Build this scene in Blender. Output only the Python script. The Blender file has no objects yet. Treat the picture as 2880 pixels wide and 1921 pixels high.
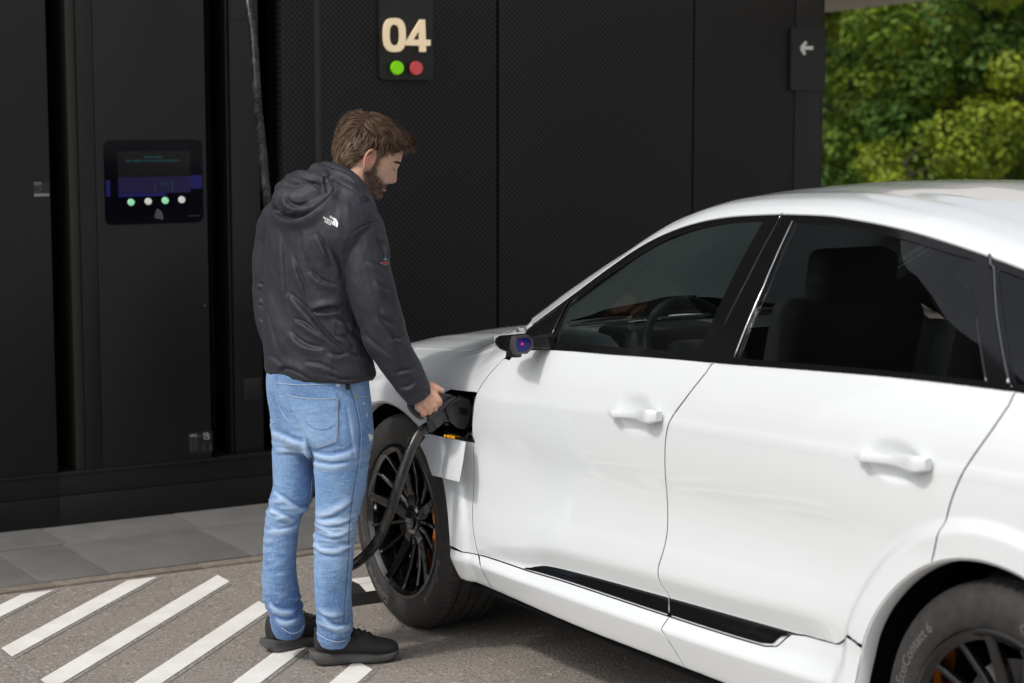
import bpy, bmesh, math, random
import numpy as np
from mathutils import Vector, Matrix
from mathutils.geometry import delaunay_2d_cdt
from mathutils.bvhtree import BVHTree
rng = random.Random(4)
npr = np.random.RandomState(4)
R = math.radians
scene = bpy.context.scene
# ---------------------------------------------------------------- camera
CAM = np.array([6.12708, -4.14841, 1.85134])
RW = np.array([[0.5139147, 0.85784129, 0.0], [0.10137547, -0.06073191, -0.99299277],
               [-0.8518302, 0.51031359, -0.11817509]])          # right, down, forward
FP = 5550.0
cam_d = bpy.data.cameras.new('camera'); cam_o = bpy.data.objects.new('camera', cam_d)
scene.collection.objects.link(cam_o); scene.camera = cam_o
cam_d.sensor_width = 36; cam_d.lens = FP / 2880 * 36; cam_d.clip_start = .1; cam_d.clip_end = 600
cam_d.dof.use_dof = True; cam_d.dof.focus_distance = 6.45; cam_d.dof.aperture_fstop = 3.0
cam_o.matrix_world = Matrix(((RW[0][0], -RW[1][0], -RW[2][0], CAM[0]), (RW[0][1], -RW[1][1], -RW[2][1], CAM[1]),
                             (RW[0][2], -RW[1][2], -RW[2][2], CAM[2]), (0, 0, 0, 1)))
# ---------------------------------------------------------------- sky, sun, exposure
SUN_TRAVEL = Vector((-.12, 1.0, -1.12)).normalized()
sun_from = -SUN_TRAVEL
elev = math.asin(sun_from.z); azim = math.atan2(sun_from.x, sun_from.y)
w = bpy.data.worlds.new('World'); scene.world = w; w.use_nodes = True
nt = w.node_tree; bg = nt.nodes['Background']
sky = nt.nodes.new('ShaderNodeTexSky'); sky.sky_type = 'NISHITA'; sky.sun_disc = False
sky.sun_elevation = elev; sky.sun_rotation = azim; sky.air_density = 1.0; sky.dust_density = 3.0; sky.ozone_density = 1.0
hs = nt.nodes.new('ShaderNodeHueSaturation'); hs.inputs['Saturation'].default_value = .25
nt.links.new(sky.outputs[0], hs.inputs['Color']); nt.links.new(hs.outputs[0], bg.inputs[0]); bg.inputs[1].default_value = .15
sd = bpy.data.lights.new('sun', 'SUN'); sd.energy = 1.5; sd.angle = R(5); sd.color = (1, .965, .915)
so = bpy.data.objects.new('sun', sd); scene.collection.objects.link(so)
so.rotation_euler = SUN_TRAVEL.to_track_quat('-Z', 'Y').to_euler(); so.location = (2, -10, 12)
vs = scene.view_settings; vs.view_transform = 'Standard'; vs.look = 'None'; vs.gamma = 1; vs.exposure = .16; vs.use_curve_mapping = False
scene.render.engine = 'CYCLES'

# ---------------------------------------------------------------- helpers
def ray(x, y):
    return np.array([(x - 1440) / FP, (y - 960.5) / FP, 1.]) @ RW
def at(x, y, z=None, X=None, Y=None, d=None):
    """world point on the sight line of photo point (x, y) where it meets a plane of the place"""
    r = ray(x, y)
    if z is not None: t = (z - CAM[2]) / r[2]
    elif X is not None: t = (X - CAM[0]) / r[0]
    elif Y is not None: t = (Y - CAM[1]) / r[1]
    else: t = d
    return CAM + t * r
def link(o, parent=None):
    scene.collection.objects.link(o)
    if parent is not None: o.parent = parent
    return o
def empty(name, loc=(0, 0, 0), label=None, cat=None, group=None):
    o = bpy.data.objects.new(name, None); o.location = loc; o.empty_display_size = .1
    link(o); tag(o, label, cat, group); return o
def tag(o, label=None, cat=None, group=None, kind=None):
    if label: o['label'] = label
    if cat: o['category'] = cat
    if group: o['group'] = group
    if kind: o['kind'] = kind
    return o
def mesh_obj(name, V, F, mat=None, parent=None, smooth=False, local=True, normals=None):
    me = bpy.data.meshes.new(name)
    me.from_pydata([tuple(map(float, v)) for v in V], [], [tuple(map(int, f)) for f in F])
    if mat: me.materials.append(mat)
    if smooth: me.polygons.foreach_set('use_smooth', [True] * len(me.polygons))
    me.update()
    o = bpy.data.objects.new(name, me); link(o, parent)
    if parent is not None and local:
        M = Matrix.Translation(parent_loc(parent)).inverted()
        me.transform(M)
    if normals is not None:
        me.normals_split_custom_set_from_vertices([tuple(n) for n in normals])
    return o
def parent_loc(p):
    v = Vector((0, 0, 0))
    while p is not None:
        v += p.location; p = p.parent
    return v
def bm_obj(name, bm, mat=None, parent=None, smooth=False, bevel=0, seg=2, sharp=None):
    if bevel:
        es = [e for e in bm.edges if len(e.link_faces) == 2 and e.calc_face_angle(0) > R(25)]
        bmesh.ops.bevel(bm, geom=es, offset=bevel, segments=seg, profile=.6, affect='EDGES', clamp_overlap=True)
    me = bpy.data.meshes.new(name); bm.to_mesh(me); bm.free()
    if mat: me.materials.append(mat)
    o = bpy.data.objects.new(name, me); link(o, parent)
    if parent is not None: me.transform(Matrix.Translation(parent_loc(parent)).inverted())
    if smooth:
        me.polygons.foreach_set('use_smooth', [True] * len(me.polygons))
        me.set_sharp_from_angle(angle=R(sharp or 40))
    return o
def add_box(bm, c, s, M=None):
    m = Matrix.Translation(c) @ (M or Matrix.Identity(4)) @ Matrix.Diagonal((s[0], s[1], s[2], 1))
    return bmesh.ops.create_cube(bm, size=1, matrix=m)['verts']
def box(name, lo, hi, mat, parent=None, bevel=0):
    bm = bmesh.new(); lo = Vector(lo); hi = Vector(hi); add_box(bm, (lo + hi) / 2, hi - lo)
    return bm_obj(name, bm, mat, parent, smooth=bool(bevel), bevel=bevel)
def lin(a, b, n): return np.linspace(a, b, n)
def catmull(P, n=8):
    P = np.asarray(P, float); Q = np.vstack([2 * P[0] - P[1], P, 2 * P[-1] - P[-2]]); out = []
    for i in range(1, len(Q) - 2):
        for t in np.linspace(0, 1, n, endpoint=False):
            a, b, c, d = Q[i - 1], Q[i], Q[i + 1], Q[i + 2]
            out.append(.5 * (2 * b + (c - a) * t + (2 * a - 5 * b + 4 * c - d) * t * t + (3 * b - a - 3 * c + d) * t ** 3))
    out.append(Q[-2]); return np.array(out)
def tube_data(P, rad, n=14, cap=True):
    """P: points, rad: scalar or list, parallel-transport tube"""
    P = np.asarray(P, float); m = len(P); rad = np.broadcast_to(rad, (m,))
    T = np.gradient(P, axis=0); T /= np.linalg.norm(T, axis=1)[:, None] + 1e-12
    u = np.cross(T[0], [0, 0, 1.]);
    if np.linalg.norm(u) < 1e-3: u = np.cross(T[0], [0, 1., 0])
    u /= np.linalg.norm(u); V = []; F = []
    for i in range(m):
        u = u - T[i] * (u @ T[i]); u /= np.linalg.norm(u); v = np.cross(T[i], u)
        for k in range(n):
            a = 2 * math.pi * k / n; V.append(P[i] + rad[i] * (math.cos(a) * u + math.sin(a) * v))
    for i in range(m - 1):
        for k in range(n):
            F.append((i * n + k, i * n + (k + 1) % n, (i + 1) * n + (k + 1) % n, (i + 1) * n + k))
    if cap: F.append(tuple(range(n))[::-1]); F.append(tuple(range((m - 1) * n, m * n)))
    return V, F
def tube(name, P, rad, mat, parent=None, n=14):
    V, F = tube_data(P, rad, n); return mesh_obj(name, V, F, mat, parent, smooth=True)
def text_mesh(name, body, size, M, mat, parent=None, extrude=.0008, align='CENTER', bend=None, space=1.0):
    cu = bpy.data.curves.new(name, 'FONT'); cu.body = body; cu.size = size; cu.extrude = extrude
    cu.align_x = align; cu.align_y = 'CENTER'; cu.resolution_u = 3; cu.space_character = space
    to = bpy.data.objects.new(name, cu); scene.collection.objects.link(to)
    dg = bpy.context.evaluated_depsgraph_get(); me = bpy.data.meshes.new_from_object(to.evaluated_get(dg))
    bpy.data.objects.remove(to); bpy.data.curves.remove(cu)
    if bend:
        for v in me.vertices: v.co = bend(v.co)
    me.transform(M)
    if parent is not None: me.transform(Matrix.Translation(parent_loc(parent)).inverted())
    me.materials.clear(); me.materials.append(mat)
    o = bpy.data.objects.new(name, me); link(o, parent); return o
def copy_tree(o, parent=None):
    c = o.copy(); link(c); c.parent = parent
    for ch in list(o.children): copy_tree(ch, c)
    return c

# ---------------------------------------------------------------- materials
MATS = {}
def mat(name, base=(.5, .5, .5), rough=.5, metal=0., coat=0., coat_rough=.03, spec=.5, emit=None, es=1., sheen=0., sub=0.):
    if name in MATS: return MATS[name]
    m = bpy.data.materials.new(name); m.use_nodes = True; b = m.node_tree.nodes['Principled BSDF']
    b.inputs['Base Color'].default_value = (*base, 1); b.inputs['Roughness'].default_value = rough
    b.inputs['Metallic'].default_value = metal; b.inputs['Coat Weight'].default_value = coat
    b.inputs['Coat Roughness'].default_value = coat_rough; b.inputs['Specular IOR Level'].default_value = spec
    if sheen: b.inputs['Sheen Weight'].default_value = sheen; b.inputs['Sheen Roughness'].default_value = .4
    if sub:
        b.inputs['Subsurface Weight'].default_value = sub; b.inputs['Subsurface Radius'].default_value = (.01, .004, .002); b.inputs['Subsurface Scale'].default_value = 1.
    if emit: b.inputs['Emission Color'].default_value = (*emit, 1); b.inputs['Emission Strength'].default_value = es
    MATS[name] = m; return m
class NT:
    def __init__(s, m): s.t = m.node_tree; s.b = s.t.nodes['Principled BSDF']
    def n(s, typ, **k):
        o = s.t.nodes.new(typ)
        for a, v in k.items():
            if a.startswith('i_'):
                key = a[2:]; key = int(key) if key.isdigit() else key.replace('_', ' ')
                o.inputs[key].default_value = v
            else: setattr(o, a, v)
        return o
    def l(s, a, b): s.t.links.new(a, b)
    def coords(s, kind='Object'): return s.n('ShaderNodeTexCoord').outputs[kind]
    def noise(s, vec, scale, detail=4, rough=.55, dist=0.):
        o = s.n('ShaderNodeTexNoise'); o.inputs['Scale'].default_value = scale; o.inputs['Detail'].default_value = detail
        o.inputs['Roughness'].default_value = rough; o.inputs['Distortion'].default_value = dist
        if vec is not None: s.l(vec, o.inputs['Vector'])
        return o.outputs['Fac']
    def ramp(s, fac, stops):
        o = s.n('ShaderNodeValToRGB'); e = o.color_ramp.elements
        while len(e) < len(stops): e.new(.5)
        for x, (p, c) in zip(e, stops):
            x.position = p; x.color = (*c, 1) if len(c) == 3 else c
        s.l(fac, o.inputs[0]); return o.outputs[0]
    def mix(s, fac, a, b, mode='MIX'):
        o = s.n('ShaderNodeMix', data_type='RGBA', blend_type=mode)
        for v, i in ((fac, 0), (a, 6), (b, 7)):
            if hasattr(v, 'links') or hasattr(v, 'is_linked'): s.l(v, o.inputs[i])
            elif i == 0: o.inputs[0].default_value = v
            else: o.inputs[i].default_value = (*v, 1)
        return o.outputs[2]
    def math(s, op, a, b=None, c=None):
        o = s.n('ShaderNodeMath', operation=op)
        for i, v in enumerate((a, b, c)):
            if v is None: continue
            if hasattr(v, 'is_linked'): s.l(v, o.inputs[i])
            else: o.inputs[i].default_value = v
        return o.outputs[0]
    def scale(s, vec, sc):
        o = s.n('ShaderNodeMapping'); o.inputs['Scale'].default_value = sc; s.l(vec, o.inputs['Vector']); return o.outputs[0]
    def bump(s, h, strength, dist, prev=None):
        o = s.n('ShaderNodeBump'); o.inputs['Strength'].default_value = strength; o.inputs['Distance'].default_value = dist
        s.l(h, o.inputs['Height'])
        if prev is not None: s.l(prev, o.inputs['Normal'])
        s.l(o.outputs[0], s.b.inputs['Normal']); return o.outputs[0]
    def base(s, c): s.l(c, s.b.inputs['Base Color'])
    def rough(s, c): s.l(c, s.b.inputs['Roughness'])

def make_materials():
    m = mat('asphalt', rough=.9); n = NT(m); co = n.coords()
    big = n.noise(co, 1.3, 5); fine = n.noise(co, 260, 3, .6); mid = n.noise(co, 9, 6, .65)
    c = n.ramp(fine, [(.3, (.18, .158, .138)), (.55, (.30, .264, .231)), (.75, (.52, .46, .40))])
    c = n.mix(n.math('MULTIPLY', big, .55), c, (.185, .16, .14)); c = n.mix(n.math('MULTIPLY', mid, .35), c, (.27, .235, .205))
    vo = n.n('ShaderNodeTexVoronoi'); vo.inputs['Scale'].default_value = 95; n.l(co, vo.inputs['Vector'])
    sepc = n.n('ShaderNodeSeparateColor'); n.l(vo.outputs['Color'], sepc.inputs[0])
    c = n.mix(n.ramp(sepc.outputs[0], [(.0, (.40, .40, .40)), (.15, (0, 0, 0)), (.80, (0, 0, 0)), (.97, (.75, .75, .75))]), c, n.ramp(sepc.outputs[1], [(.4, (.10, .088, .078)), (.6, (.46, .42, .37))]))
    sea = n.noise(n.scale(co, (2.2, .5, 1)), 1.6, 5, .65, .6); c = n.mix(n.ramp(sea, [(.50, (0, 0, 0)), (.68, (.25, .25, .25))]), c, (.13, .115, .10))
    n.base(c); n.bump(vo.outputs['Distance'], .5, .006, n.bump(fine, .4, .004))
    m = mat('paint_white', rough=.75); n = NT(m); co = n.coords()
    f = n.noise(co, 130, 4, .65); g = n.noise(co, 6, 5)
    n.base(n.mix(n.ramp(g, [(.40, (0, 0, 0)), (.70, (1, 1, 1))]), n.ramp(f, [(.31, (.55, .53, .49)), (.42, (.84, .82, .78))]), (.72, .69, .64)))
    n.bump(f, .35, .003)
    m = mat('paint_grey', rough=.85); n = NT(m); co = n.coords(); f = n.noise(co, 90, 4); n.base(n.ramp(f, [(.35, (.14, .125, .11)), (.6, (.34, .32, .29))]))
    m = mat('slab', rough=.8); n = NT(m); co = n.coords(); f = n.noise(co, 5, 6, .6); h = n.noise(co, 180, 3)
    inf = n.n('ShaderNodeObjectInfo').outputs['Random']
    c = n.ramp(f, [(.3, (.105, .103, .10)), (.7, (.16, .155, .148))]); c = n.mix(n.math('MULTIPLY', inf, .3), c, (.10, .098, .096))
    c = n.mix(n.math('MULTIPLY', h, .25), c, (.22, .205, .185)); n.base(c); n.bump(h, .2, .003)
    m = mat('grout', (.16, .125, .085), .9)
    m = mat('kerb', rough=.85); n = NT(m); co = n.coords(); f = n.noise(co, 22, 6, .65); n.base(n.ramp(f, [(.3, (.15, .125, .10)), (.7, (.26, .22, .17))])); n.bump(f, .4, .01)
    m = mat('steel_black', (.0085, .0085, .009), .42, spec=.42); n = NT(m); co = n.coords(); f = n.noise(co, 3, 4)
    n.rough(n.math('MULTIPLY_ADD', f, .16, .34))
    mat('panel_dark', (.013, .013, .0135), .48)
    mat('recess', (.002, .002, .002), .9, spec=.05)
    mat('post_olive', (.017, .0165, .011), .6)
    # perforated sheet: hexagonal grid of punched holes
    m = mat('perforated', (.03, .03, .03), .5); n = NT(m); co = n.coords()
    sp = n.n('ShaderNodeSeparateXYZ'); n.l(co, sp.inputs[0]); P = .028
    def grid(oy, oz):
        a = n.math('SUBTRACT', n.math('FRACT', n.math('ADD', n.math('DIVIDE', sp.outputs['Y'], P), oy)), .5)
        b = n.math('SUBTRACT', n.math('FRACT', n.math('ADD', n.math('DIVIDE', sp.outputs['Z'], P * .98), oz)), .5)
        a = n.math('MULTIPLY', a, 1.); b = n.math('MULTIPLY', b, .98)
        return n.math('SQRT', n.math('ADD', n.math('MULTIPLY', a, a), n.math('MULTIPLY', b, b)))
    d = n.math('MINIMUM', grid(0, 0), grid(.5, .5))
    hole = n.ramp(d, [(.16, (1, 1, 1)), (.235, (0, 0, 0))])
    n.base(n.mix(hole, (.0085, .0085, .0085), (.0035, .0035, .0035)))
    n.l(n.math('SUBTRACT', .36, n.math('MULTIPLY', hole, .20)), n.b.inputs['Specular IOR Level'])
    mat('gloss_black', (.004, .004, .005), .08, coat=.6)
    mat('screen_black', (.001, .001, .004), .12, spec=.3)
    mat('rubber', (.018, .0175, .017), .75)
    m = mat('tyre', rough=.72); n = NT(m); co = n.coords(); f = n.noise(co, 30, 5, .6); n.base(n.ramp(f, [(.35, (.019, .018, .017)), (.7, (.036, .034, .032))])); n.bump(n.noise(co, 400, 2), .15, .002)
    m = mat('tyre_mark', (.13, .118, .105), .8)
    m = mat('car_paint', (.715, .74, .752), .32, coat=1., coat_rough=.02, spec=.5)
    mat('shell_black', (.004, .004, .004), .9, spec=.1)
    mat('trim_black', (.006, .006, .0065), .10, spec=.4)
    mat('trim_satin', (.012, .012, .0125), .32)
    mat('chrome_dark', (.35, .35, .37), .12, metal=1.)
    mat('rim_black', (.004, .004, .0045), .12, coat=.5)
    mat('caliper', (.75, .20, .01), .4)
    mat('disc', (.12, .12, .12), .35, metal=1.)
    mat('interior', (.045, .045, .045), .75); mat('interior_grey', (.42, .45, .44), .7)
    mat('plastic_black', (.016, .016, .017), .38); mat('plastic_dark', (.008, .008, .009), .5)
    m = mat('connector', (.044, .044, .048), .34); n = NT(m); n.bump(n.noise(n.coords(), 700, 2), .12, .001)
    m = mat('cable', (.014, .013, .013), .30); n = NT(m); co = n.coords(); f = n.noise(n.scale(co, (1, 1, .25)), 38, 4, .6); n.base(n.ramp(f, [(.45, (.006, .0058, .0055)), (.75, (.045, .039, .033))])); n.rough(n.math('MULTIPLY_ADD', f, .35, .10)); n.bump(n.noise(co, 45, 3), .2, .003)
    mat('orange_lit', (.5, .2, .01), .4, emit=(1., .42, .02), es=.9)
    mat('wood_digit', (.72, .58, .38), .5, emit=(1., .80, .52), es=.28)
    mat('green_lamp', (.15, .5, .0), .35, emit=(.18, .52, .0), es=.45); mat('red_lamp', (.4, .05, .05), .35, emit=(.45, .055, .055), es=.4)
    mat('sign_plate', (.009, .009, .0095), .5)
    mat('sign_white', (.62, .62, .60), .5)
    mat('print_grey', (.24, .24, .25), .5); mat('print_dim', (.06, .06, .065), .5); mat('print_white', (.85, .85, .85), .6); mat('print_red', (.55, .06, .05), .6)
    mat('screen_blue', (.0, .0, .0), .2, emit=(.012, .010, .12), es=.5); mat('screen_violet', (0, 0, 0), .2, emit=(.018, .011, .07), es=.4)
    mat('screen_teal', (0, 0, 0), .2, emit=(.02, .12, .13), es=.5); mat('screen_dark', (.002, .002, .002), .15, emit=(.004, .004, .004), es=.5)
    mat('button_green', (.25, .55, .35), .3, emit=(.3, .75, .42), es=.45); mat('button_white', (.5, .5, .48), .3, emit=(.55, .55, .5), es=.45)
    mat('canopy', (.66, .60, .53), .7)
    m = bpy.data.materials.new('glass_front'); MATS['glass_front'] = m
    for nm, tint in (('glass_front', (.70, .79, .76)), ('glass_privacy', (.36, .36, .36)), ('glass_screen', (.60, .66, .64))):
        m = MATS[nm] = bpy.data.materials.get(nm) or bpy.data.materials.new(nm); m.use_nodes = True; t = m.node_tree
        t.nodes.clear(); out = t.nodes.new('ShaderNodeOutputMaterial'); mx = t.nodes.new('ShaderNodeMixShader')
        tr = t.nodes.new('ShaderNodeBsdfTransparent'); tr.inputs[0].default_value = (*tint, 1)
        gl = t.nodes.new('ShaderNodeBsdfGlossy'); gl.inputs['Roughness'].default_value = .0; gl.inputs[0].default_value = (1, 1, 1, 1)
        fr = t.nodes.new('ShaderNodeFresnel'); fr.inputs[0].default_value = 1.5
        t.links.new(fr.outputs[0], mx.inputs[0]); t.links.new(tr.outputs[0], mx.inputs[1]); t.links.new(gl.outputs[0], mx.inputs[2]); t.links.new(mx.outputs[0], out.inputs[0])
    m = mat('bark', rough=.9); n = NT(m); n.base(n.ramp(n.noise(n.scale(n.coords(), (8, 8, 1)), 4, 5), [(.3, (.03, .022, .016)), (.7, (.09, .07, .05))]))
    for nm, a, b in (('leaf_bright', (.095, .17, .016), (.32, .38, .03)), ('leaf_mid', (.06, .145, .024), (.21, .31, .045)), ('leaf_deep', (.038, .105, .02), (.115, .21, .032))):
        m = mat(nm, rough=.55, spec=.3); n = NT(m); at_ = n.n('ShaderNodeAttribute', attribute_name='tone'); n.base(n.mix(at_.outputs['Fac'], a, b))
        tb = n.n('ShaderNodeBsdfTranslucent'); n.l(n.mix(at_.outputs['Fac'], a, b), tb.inputs[0]); mx = n.n('ShaderNodeMixShader'); mx.inputs[0].default_value = .35
        outn = n.t.nodes['Material Output']; n.l(n.b.outputs[0], mx.inputs[1]); n.l(tb.outputs[0], mx.inputs[2]); n.l(mx.outputs[0], outn.inputs[0])
make_materials()
m_ = MATS
# ================================================================ SETTING
def quad(name, pts, z, mat_, parent=None):
    return mesh_obj(name, [(p[0], p[1], z) for p in pts], [tuple(range(len(pts)))], mat_, parent)
ground = mesh_obj('ground', [(-160, -160, 0), (160, -160, 0), (160, 160, 0), (-160, 160, 0)], [(0, 1, 2, 3)], m_['asphalt'])
tag(ground, 'brown grey asphalt of the charging bay', 'ground', kind='structure')
def clip_stripe(c0, c1, y0, y1, xmin):
    P = [(c0 - y0, y0), (c1 - y0, y0), (c1 - y1, y1), (c0 - y1, y1)]
    out = []
    for i in range(4):
        a, b = P[i], P[(i + 1) % 4]
        if a[0] >= xmin: out.append(a)
        if (a[0] >= xmin) != (b[0] >= xmin):
            t = (xmin - a[0]) / (b[0] - a[0]); out.append((xmin, a[1] + t * (b[1] - a[1])))
    return out
for c, ye in ((-3.06, -1.215), (-2.64, -1.215), (-2.205, -1.207), (-1.765, -1.235), (-1.33, -1.26), (-.90, -1.28), (-.46, -1.28), (-.02, -1.28)):
    P = clip_stripe(c - .062, c + .062, -2.258, ye, -1.155)
    quad('painted_stripe', P, .004, m_['paint_white'], ground)
    P = clip_stripe(c + .062, c + .088, -2.258, ye, -1.155); quad('worn_line', P, .002, m_['paint_grey'], ground)
quad('worn_line', [(-.5, -2.295), (2.0, -2.295), (2.0, -2.265), (-.5, -2.265)], .002, m_['paint_grey'], ground)
# pavement along the wall
pave = box('pavement', (-2.9, -5.5, -.05), (-1.268, 3.4, .004), m_['grout']); tag(pave, 'grey stone slab pavement along the black wall', 'pavement', kind='structure')
def slabs(x0, x1, ys):
    for a, b in zip(ys[:-1], ys[1:]):
        h = rng.uniform(-.0012, .0012); g = .0035
        box('slab', (x0 + g, a + g, 0), (x1 - g, b - g, .0105 + h), m_['slab'], pave, bevel=.0015)
slabs(-1.885, -1.272, [-4.6, -4.0, -3.4, -2.8, -2.2, -1.86, -1.575, -.965, -.355, .255, .865, 1.475, 2.085, 2.695, 3.3])
slabs(-2.32, -1.885, [-4.55, -3.95, -3.35, -2.75, -2.15, -1.55, -.94, -.33, .28, .89, 1.5, 2.1, 2.7, 3.3])
kerb = empty('kerb', (-1.23, 0, 0)); tag(kerb, kind='structure')
ys = [-5.4] + [(-4.87 + .61 * i) for i in range(14)]
for a, b in zip(ys[:-1], ys[1:]):
    box('kerb_stone', (-1.268, a + .003, -.05), (-1.195, b - .003, .009 + rng.uniform(-.001, .001)), m_['kerb'], kerb, bevel=.003)

# ---------------------------------------------------------------- charging hub wall (perforated black facade)
XW = -2.24
hub = empty('charging_hub_building', (-3.4, 1.2, 0), 'black charging hub building with perforated metal facade behind the white car', 'building')
box('core', (-5.0, -.40, 0), (-2.32, 2.80, 3.3), m_['recess'], hub)
def fpanel(name, y0, y1, z0, z1, mt, x0=-2.315, x1=XW, parent=hub, bev=.003): return box(name, (x0, y0, z0), (x1, y1, z1), mt, parent, bev)
fpanel('perforated_panel', -.366, -.199, .03, 3.3, m_['perforated'])
fpanel('plain_strip', -.1995, -.170, .03, 3.3, m_['panel_dark'], x1=XW + .001)
fpanel('perforated_panel', -.1705, .776, .03, 3.3, m_['perforated'])
fpanel('perforated_panel', .790, 1.957, .03, 3.3, m_['perforated'])
fpanel('perforated_panel', 1.967, 2.628, .03, 3.3, m_['perforated'])
fpanel('corner_post', 2.632, 2.80, 0, 3.3, m_['steel_black'], x1=XW + .004)
for a_, b_ in ((-4.6, -3.4), (-3.39, -2.2), (-2.19, -1.0), (-.99, .2), (.21, 1.4), (1.41, 2.79)): fpanel('upper_panel', a_, b_, 3.31, 7.0, m_['perforated'])
box('upper_core', (-5.0, -4.8, 3.305), (-2.33, 2.80, 7.0), m_['recess'], hub)
box('end_wall', (-5.0, 2.801, 0), (-2.244, 2.83, 7.0), m_['steel_black'], hub)
for yy, zz in ((.79, 1.72), (1.72, 1.55), (2.45, 1.66)): pass

# ---------------------------------------------------------------- charging cabinets, left of the facade
cab = empty('charging_cabinet', (-2.5, -.9, 0), 'tall black charging cabinet with touch screen and four round buttons', 'cabinet')
box('housing', (-3.2, -1.46, 0), (-2.42, -.405, 3.3), m_['recess'], cab)
def cpanel(name, y0, y1, z0, z1, mt, x1=XW, x0=-2.42, par=cab): return box(name, (x0, y0, z0), (x1, y1, z1), mt, par, .002)
cpanel('post', -1.376, -1.334, .252, 3.3, m_['post_olive'], XW - .012)
cpanel('side_strip', -1.333, -1.2615, .252, 3.3, m_['steel_black'])
door = cpanel('screen_panel', -1.2595, -.742, .252, 3.3, m_['steel_black'])
cpanel('joint_strip', -.735, -.712, .252, 3.3, m_['recess'], XW - .01)
cpanel('cable_strip', -.609, -.468, .252, 3.3, m_['steel_black'], XW - .03)
cpanel('service_hatch', -.60, -.50, 2.24, 2.6, m_['panel_dark'], XW - .0275, XW - .05)
cpanel('lower_hatch', -.565, -.48, .50, .60, m_['panel_dark'], XW - .0275, XW - .05)
for a, b in ((-.709, -.700), (-.62, -.611)): cpanel('recess_edge', a, b, .252, 3.3, m_['panel_dark'], XW - .05)
box('ledge', (-2.42, -1.46, .236), (-2.232, -.37, .2515), m_['steel_black'], cab, .002)
box('plinth', (-2.43, -1.46, .146), (-2.245, -.372, .2355), m_['steel_black'], cab, .002)
box('plinth_base', (-2.43, -1.46, 0), (-2.243, -.372, .1435), m_['steel_black'], cab, .002)
def rrect(y0, y1, z0, z1, r, x, n=6):
    P = []
    for cy, cz, a0 in ((y1 - r, z1 - r, 0), (y0 + r, z1 - r, 90), (y0 + r, z0 + r, 180), (y1 - r, z0 + r, 270)):
        for k in range(n + 1):
            a = R(a0 + 90 * k / n); P.append((x, cy + r * math.cos(a), cz + r * math.sin(a)))
    return P
def plate(name, P, dx, mt, parent):
    n = len(P); V = list(P) + [(p[0] - dx, p[1], p[2]) for p in P]
    F = [tuple(range(n))] + [(i, n + i, n + (i + 1) % n, (i + 1) % n) for i in range(n)]
    return mesh_obj(name, V, F, mt, parent)
scr = plate('screen', rrect(-1.222, -.762, 1.333, 1.705, .03, XW + .004), .004, m_['screen_black'], cab)
def sp(u, v): return (-1.222 + .46 * u, 1.705 - .372 * v)          # screen coordinates, u right, v down
def srect(name, u0, v0, u1, v1, mt, x=XW + .0048):
    a = sp(u0, v0); b = sp(u1, v1); return plate(name, [(x, a[0], b[1]), (x, b[0], b[1]), (x, b[0], a[1]), (x, a[0], a[1])], .0006, mt, scr)
srect('display', .135, .135, .87, .44, m_['screen_dark'])
srect('display_band', .135, .44, .87, .635, m_['screen_violet'])
srect('light_band', .871, .43, .99, .59, m_['screen_blue']); srect('light_band', .012, .47, .055, .66, m_['screen_blue']); srect('light_band', .135, .636, .62, .67, m_['screen_blue'])
MS = lambda u, v, x=XW + .0056: Matrix.Translation((x, *sp(u, v))) @ Matrix.Rotation(R(90), 4, 'Z') @ Matrix.Rotation(R(90), 4, 'X')
text_mesh('screen_text', 'Ladevorgang', .017, MS(.49, .20), m_['screen_teal'], scr, .0002)
text_mesh('screen_text', 'Bitte wählen Sie einen Ladevorgang aus', .016, MS(.49, .245), m_['screen_teal'], scr, .0002)
text_mesh('screen_text', 'CCS', .014, MS(.60, .525), m_['screen_teal'], scr, .0002)
srect('screen_line', .505, .53, .51, .62, m_['screen_teal'], XW + .0055); srect('screen_line', .68, .50, .685, .61, m_['screen_teal'], XW + .0055)
text_mesh('screen_mark', 'hypercharger', .011, MS(.90, .915), m_['print_dim'], scr, .0002)
def disc(name, c, r, h, mt, parent, n=28, axis='X'):
    bm = bmesh.new(); M = Matrix.Translation(c) @ Matrix.Rotation(R(90), 4, 'Y')
    bmesh.ops.create_cone(bm, cap_ends=True, segments=n, radius1=r, radius2=r * .9, depth=h, matrix=M)
    return bm_obj(name, bm, mt, parent, smooth=True, sharp=30)
for u, v, mt in ((.258, .735, 'button_green'), (.432, .73, 'button_white'), (.605, .725, 'button_green'), (.775, .72, 'button_white')):
    disc('button', (XW + .009, *sp(u, v)), .0155, .01, m_[mt], cab)
c0 = sp(.487, .885)
for r in (.012, .022, .032, .042):                               # contactless symbol: four arcs
    P = []
    for k in range(9):
        a = R(-12 + 82 * k / 8); P.append((XW + .005, c0[0] + (r - .004) * math.cos(a), c0[1] - .016 + (r - .004) * math.sin(a)))
    for k in range(8, -1, -1):
        a = R(-12 + 82 * k / 8); P.append((XW + .005, c0[0] + r * math.cos(a), c0[1] - .016 + r * math.sin(a)))
    n = 18; mesh_obj('contactless_arc', P, [(i, i + 1, n - 2 - i, n - 1 - i) for i in range(8)], m_['print_grey'], scr)
disc('keyhole', (XW + .003, -.765, .955), .004, .004, m_['chrome_dark'], cab, 12)
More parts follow.
